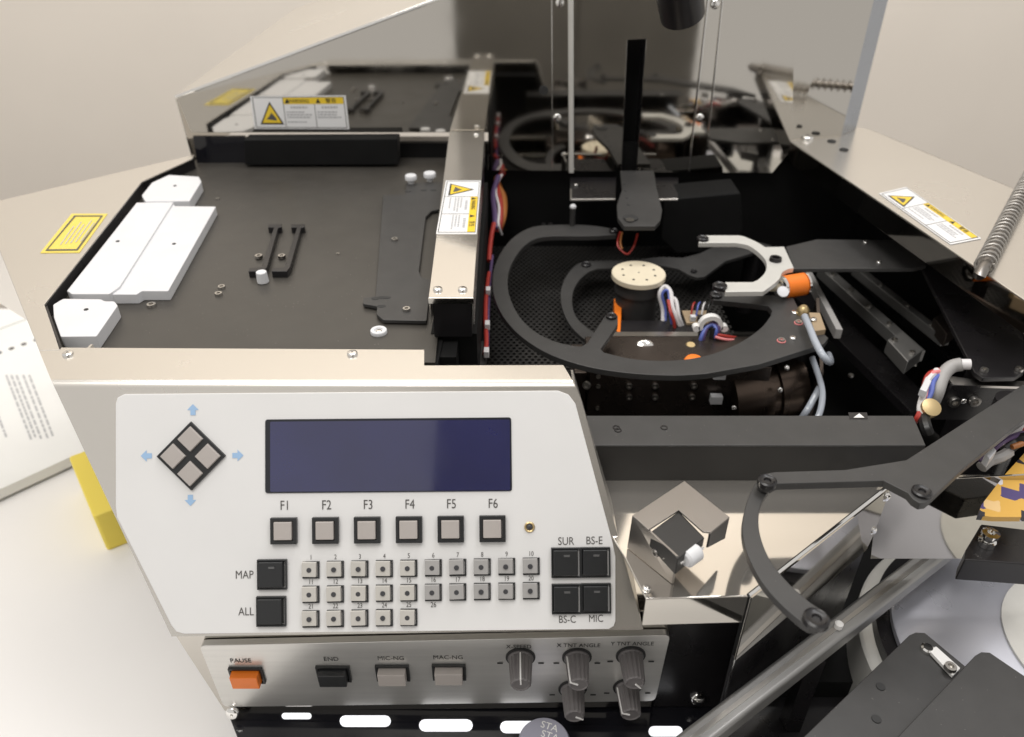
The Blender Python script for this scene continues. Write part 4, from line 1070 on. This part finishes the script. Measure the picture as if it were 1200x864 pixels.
for k, m_ in enumerate(('wire_red', 'wire_blue', 'wire_white', 'wire_black')):
    q0 = V3((bp_.x + .002 + k * .005, bp_.y - .003, -.085))
    build('wire', G().tube([q0, q0 + V3((.002, .006, .008)), q0 + V3((.006, .016, .006)), q0 + V3((.010, .03, -.004)), q0 + V3((.012, .045, -.02))], .0009, 6), m_, mb)
build('standoff', G().box(bp_.x + .004, bp_.x + .012, bp_.y - .004, bp_.y + .006, -.254, -.0907), 'black_satin', mb)

# connector block on the right with cables
cbk = thing('cable_connector', 'cable connector with grey sleeve and red, blue, white wires at the right', 'connector', Z(1090, 480, -.09))
build('grey_sleeve', G().tube([Z(1090, 478, -.075), Z(1098, 460, -.060), Z(1105, 440, -.052), Z(1115, 430, -.048), Z(1127, 427, -.045)], .0052, 14), 'sleeve_grey', cbk)
build('sleeve_tip', G().tube([Z(1126, 427, -.045), Z(1137, 427, -.044)], .0042, 12, 0), 'wire_white', cbk)
for m_, pts, r in (('wire_red', [(1100, 434, -.05), (1088, 440, -.05), (1083, 456, -.055), (1082, 472, -.06), (1076, 488, -.065), (1072, 494, -.07)], .0022),
                   ('pink', [(1103, 436, -.05), (1093, 438, -.049), (1086, 452, -.054), (1084, 470, -.06), (1080, 482, -.065)], .0020),
                   ('wire_blue', [(1104, 438, -.051), (1094, 446, -.052), (1090, 462, -.057), (1080, 478, -.063)], .0022),
                   ('wire_white', [(1098, 434, -.049), (1087, 446, -.051), (1082, 462, -.056), (1078, 480, -.062), (1084, 490, -.066)], .0024),
                   ('wire_black', [(1082, 486, -.066), (1085, 500, -.066), (1088, 508, -.07)], .0042)):
    build('wire', G().tube([Z(*p) for p in pts], r, 8), m_, cbk)
build('plug', G().slab(ZS([(1078, 456), (1085, 443), (1092, 446), (1086, 459)], -.047), (0, 0, -.006)), 'white_plastic', cbk, .0006)
p_ = Z(1088, 480, -.062); build('fitting', G().lathe(p_, (0, -.5, .8), [(.007, 0), (.007, .005), (.004, .0055)], 18), 'brass', cbk)
bkt = thing('arm_bracket', 'dark steel bracket with two bolts below the right arm', 'bracket', Z(1140, 470, -.06))
build('bracket_plate', G().slab(ZS([(1109, 440), (1150, 446), (1215, 447), (1215, 454), (1117, 451)], -.053), (0, 0, -.002)), 'steel_bolt', bkt)
y_ = Z(1150, 452, -.053).y
build('bracket_face', G().slab(YS([(1116, 452), (1215, 454), (1200, 492), (1090, 492)], y_), (0, .003, 0)), 'black_satin', bkt)
for x, y in ((1117, 470), (1141, 469)): screw(SC_CAP, Y(x, y, y_ - .0002), bkt, n=(0, -1, 0), s=1.5)
screw(SC_SMALL, Y(1129, 470, y_ - .0002), bkt, n=(0, -1, 0), s=1.0)

# right margin: second cable tangle and a slab painted as a patterned reflection, chrome post
w5 = wires('cable_tangle', 'dark tangle of cables with a white plug at the right edge', [
    ('wire_black', [(1178, 528, -.07), (1190, 518, -.065), (1205, 514, -.06), (1215, 514, -.06)], .005),
    ('wire_white', [(1172, 520, -.06), (1186, 508, -.06), (1200, 500, -.06), (1215, 494, -.06)], .0022),
    ('wire_red', [(1170, 516, -.06), (1186, 506, -.062), (1200, 503, -.06), (1215, 499, -.06)], .0018),
    ('wire_purple', [(1146, 538, -.07), (1160, 530, -.066), (1170, 521, -.06), (1186, 512, -.06), (1215, 505, -.06)], .0022),
    ('wire_orange', [(1186, 524, -.064), (1200, 519, -.062), (1215, 512, -.06)], .002),
    ('sleeve_grey', [(1150, 548, -.075), (1160, 540, -.072), (1172, 536, -.07), (1182, 530, -.07)], .004)], 'cables')
build('plug', G().slab(ZS([(1154, 532), (1164, 523), (1168, 528), (1160, 538)], -.055), (0, 0, -.008)), 'white_plastic', w5, .0006)
pt = build('reflection_slab', G().slab(ZS([(1215, 515), (1176, 558), (1150, 592), (1146, 604), (1165, 606), (1215, 606)], -.076), (0, 0, -.004)), 'painted_reflection', None)
tag(pt, 'slab painted with a yellow and purple reflection at the right edge', 'cover')
bb_ = thing('bolt_block', 'black block with a chrome bolt at the right edge', 'block', Z(1165, 640, -.10))
build('block', G().slab(ZS([(1132, 644), (1150, 614), (1215, 622), (1215, 662), (1130, 656)], -.106), (0, 0, -.02)), 'black_satin', bb_, .001)
build('bolt', G().lathe(Z(1155, 638, -.1058), (0, 0, 1), [(.0055, 0), (.0055, .004), (.004, .0045), (.004, .008), (.0055, .0085), (.0055, .011), (.0025, .0115), (.0023, .009)], 22), 'chrome', bb_)

# ================================================================== SPRING CONDUIT, EYEPIECE TUBE
sp = thing('spring_conduit', 'spring-wound metal conduit beside the right deck', 'conduit', Z(1160, 315, ZR))
a = Z(1153, 313, ZR + .006); b_ = Z(1232, 160, ZR + .012)
build('conduit_core', G().tube([b_, a.lerp(b_, .5), a, Z(1150, 317, ZR + .002), Z(1149, 318, ZR - .002)], .0046, 14), 'steel_dark', sp)
d = (b_ - a); u = d.normalized().orthogonal(); w = d.normalized().cross(u)
turns = 46; pts = [a + d * (i / (turns * 12)) + u * (.0054 * math.cos(2 * math.pi * i / 12)) + w * (.0054 * math.sin(2 * math.pi * i / 12)) for i in range(turns * 12 + 1)]
build('spring_coil', G().tube(pts, .0010, 6, 0), 'coil_grey', sp)
ey = thing('lens_tube', 'black lens tube hanging in front of the hood at the top edge', 'tube', Y(795, 20, .72))
c0, c1 = Y(800, 19, .72), Y(772, -190, .66)
build('barrel', G().lathe(c0, c1 - c0, [(.016, 0), (.0190, .001), (.0195, .02), (.0195, .12)], 36), 'black_satin', ey)

# ================================================================== LOWER RIGHT: void, rail, round chuck, slide plate
vd = thing('lower_chassis', 'black lower chassis floor at the bottom right', 'chassis', Z(1000, 780, ZT))
build('floor_plate', G().slab(ZS([(838, 700), (1300, 640), (1400, 1000), (800, 1000)], -.275), (0, 0, -.015)), 'black_satin', vd)
gr_ = thing('guide_bar', 'long bright steel guide bar running diagonally at the bottom right', 'guide bar', Z(930, 780, -.2745))
a, b_ = Z(790, 882, -.172), Z(1085, 655, -.172)
b_ = a + (b_ - a) * 1.15
d = (b_ - a).normalized(); s = d.cross(V3((0, 0, 1)))
bar3('bar', a, b_, .0155, .016, 'aluminium', gr_, .003)
bar3('groove', a + V3((0, 0, .0007)), b_ + V3((0, 0, .0007)), .003, .0006, 'steel_bolt', gr_, 0)
for t in (.03, .45):
    p_ = a.lerp(b_, t); build('foot', G().box(p_.x - .006, p_.x + .006, p_.y - .006, p_.y + .006, -.2745, -.1885), 'black_satin', gr_)
p_ = Z(982, 735, -.1715); build('pin', G().lathe(p_, (0, 0, 1), [(.003, 0), (.003, .004), (.0018, .005)], 14), 'white_gloss', gr_)
ck = thing('wafer_chuck', 'large round silver chuck under the panel at the right edge', 'chuck', Z(1215, 770, -.27))
cc = Z(1232, 760, -.20)
build('base_ring', G().lathe(cc + DN * .070, (0, 0, 1), [(.128, 0), (.128, .050), (.125, .052)], 96), 'silver_paint', ck)
build('band', G().lathe(cc + DN * .0175, (0, 0, 1), [(.118, 0), (.118, .010)], 96), 'black_satin', ck)
build('top_plate', G().lathe(cc + DN * .007, (0, 0, 1), [(.106, 0), (.108, .001), (.108, .006), (.106, .007)], 96), 'chuck_face', ck)
build('centre_plate', G().lathe(cc + V3((.045, -.005, .0002)), (0, 0, 1), [(.075, 0), (.075, .002)], 72), 'silver_paint', ck)
sl = thing('slide_plate', 'dark grey overlapping slide plates with a silver latch at the lower right corner', 'slide', Z(1080, 820, -.16))
ZP = -.165
armplate('lower_plate', [(1066, 744), (1073, 741), (1084, 741.5), (1215, 850), (1215, 1000), (800, 1000)], ZP, .008, 'grey_arm', sl)
upper = armplate('upper_plate', [(1143, 768), (1150, 764), (1160, 764.5), (1230, 812), (1230, 960), (960, 960)], ZP + .010, .008, 'grey_arm', sl)
lt = build('latch', G().slab(rnd(ZS([(1089, 762), (1097, 757), (1126, 783), (1117, 792)], ZP + .0035), .001), (0, 0, -.003)), 'white_gloss', sl, .0005)
build('latch_end', G().lathe(Z(1086, 762, ZP + .0002), (0, 0, 1), [(.0042, 0), (.0042, .0025), (.003, .0035)], 18), 'chrome', sl)
screw(SC_CAP, Z(1113, 783.5, ZP + .0035), lt, s=1.3)
for x, y in ((1032, 805), (1027, 843)): inst('screw_hole', hole_m, Matrix.Translation(Z(x, y, ZP)) @ Matrix.Scale(1.7, 4), sl)
build('column', G().frustum(Z(1100, 900, ZP - .0085), Z(1100, 900, ZP - .0085) + DN * .095, .02, .02, 20), 'black_satin', sl)
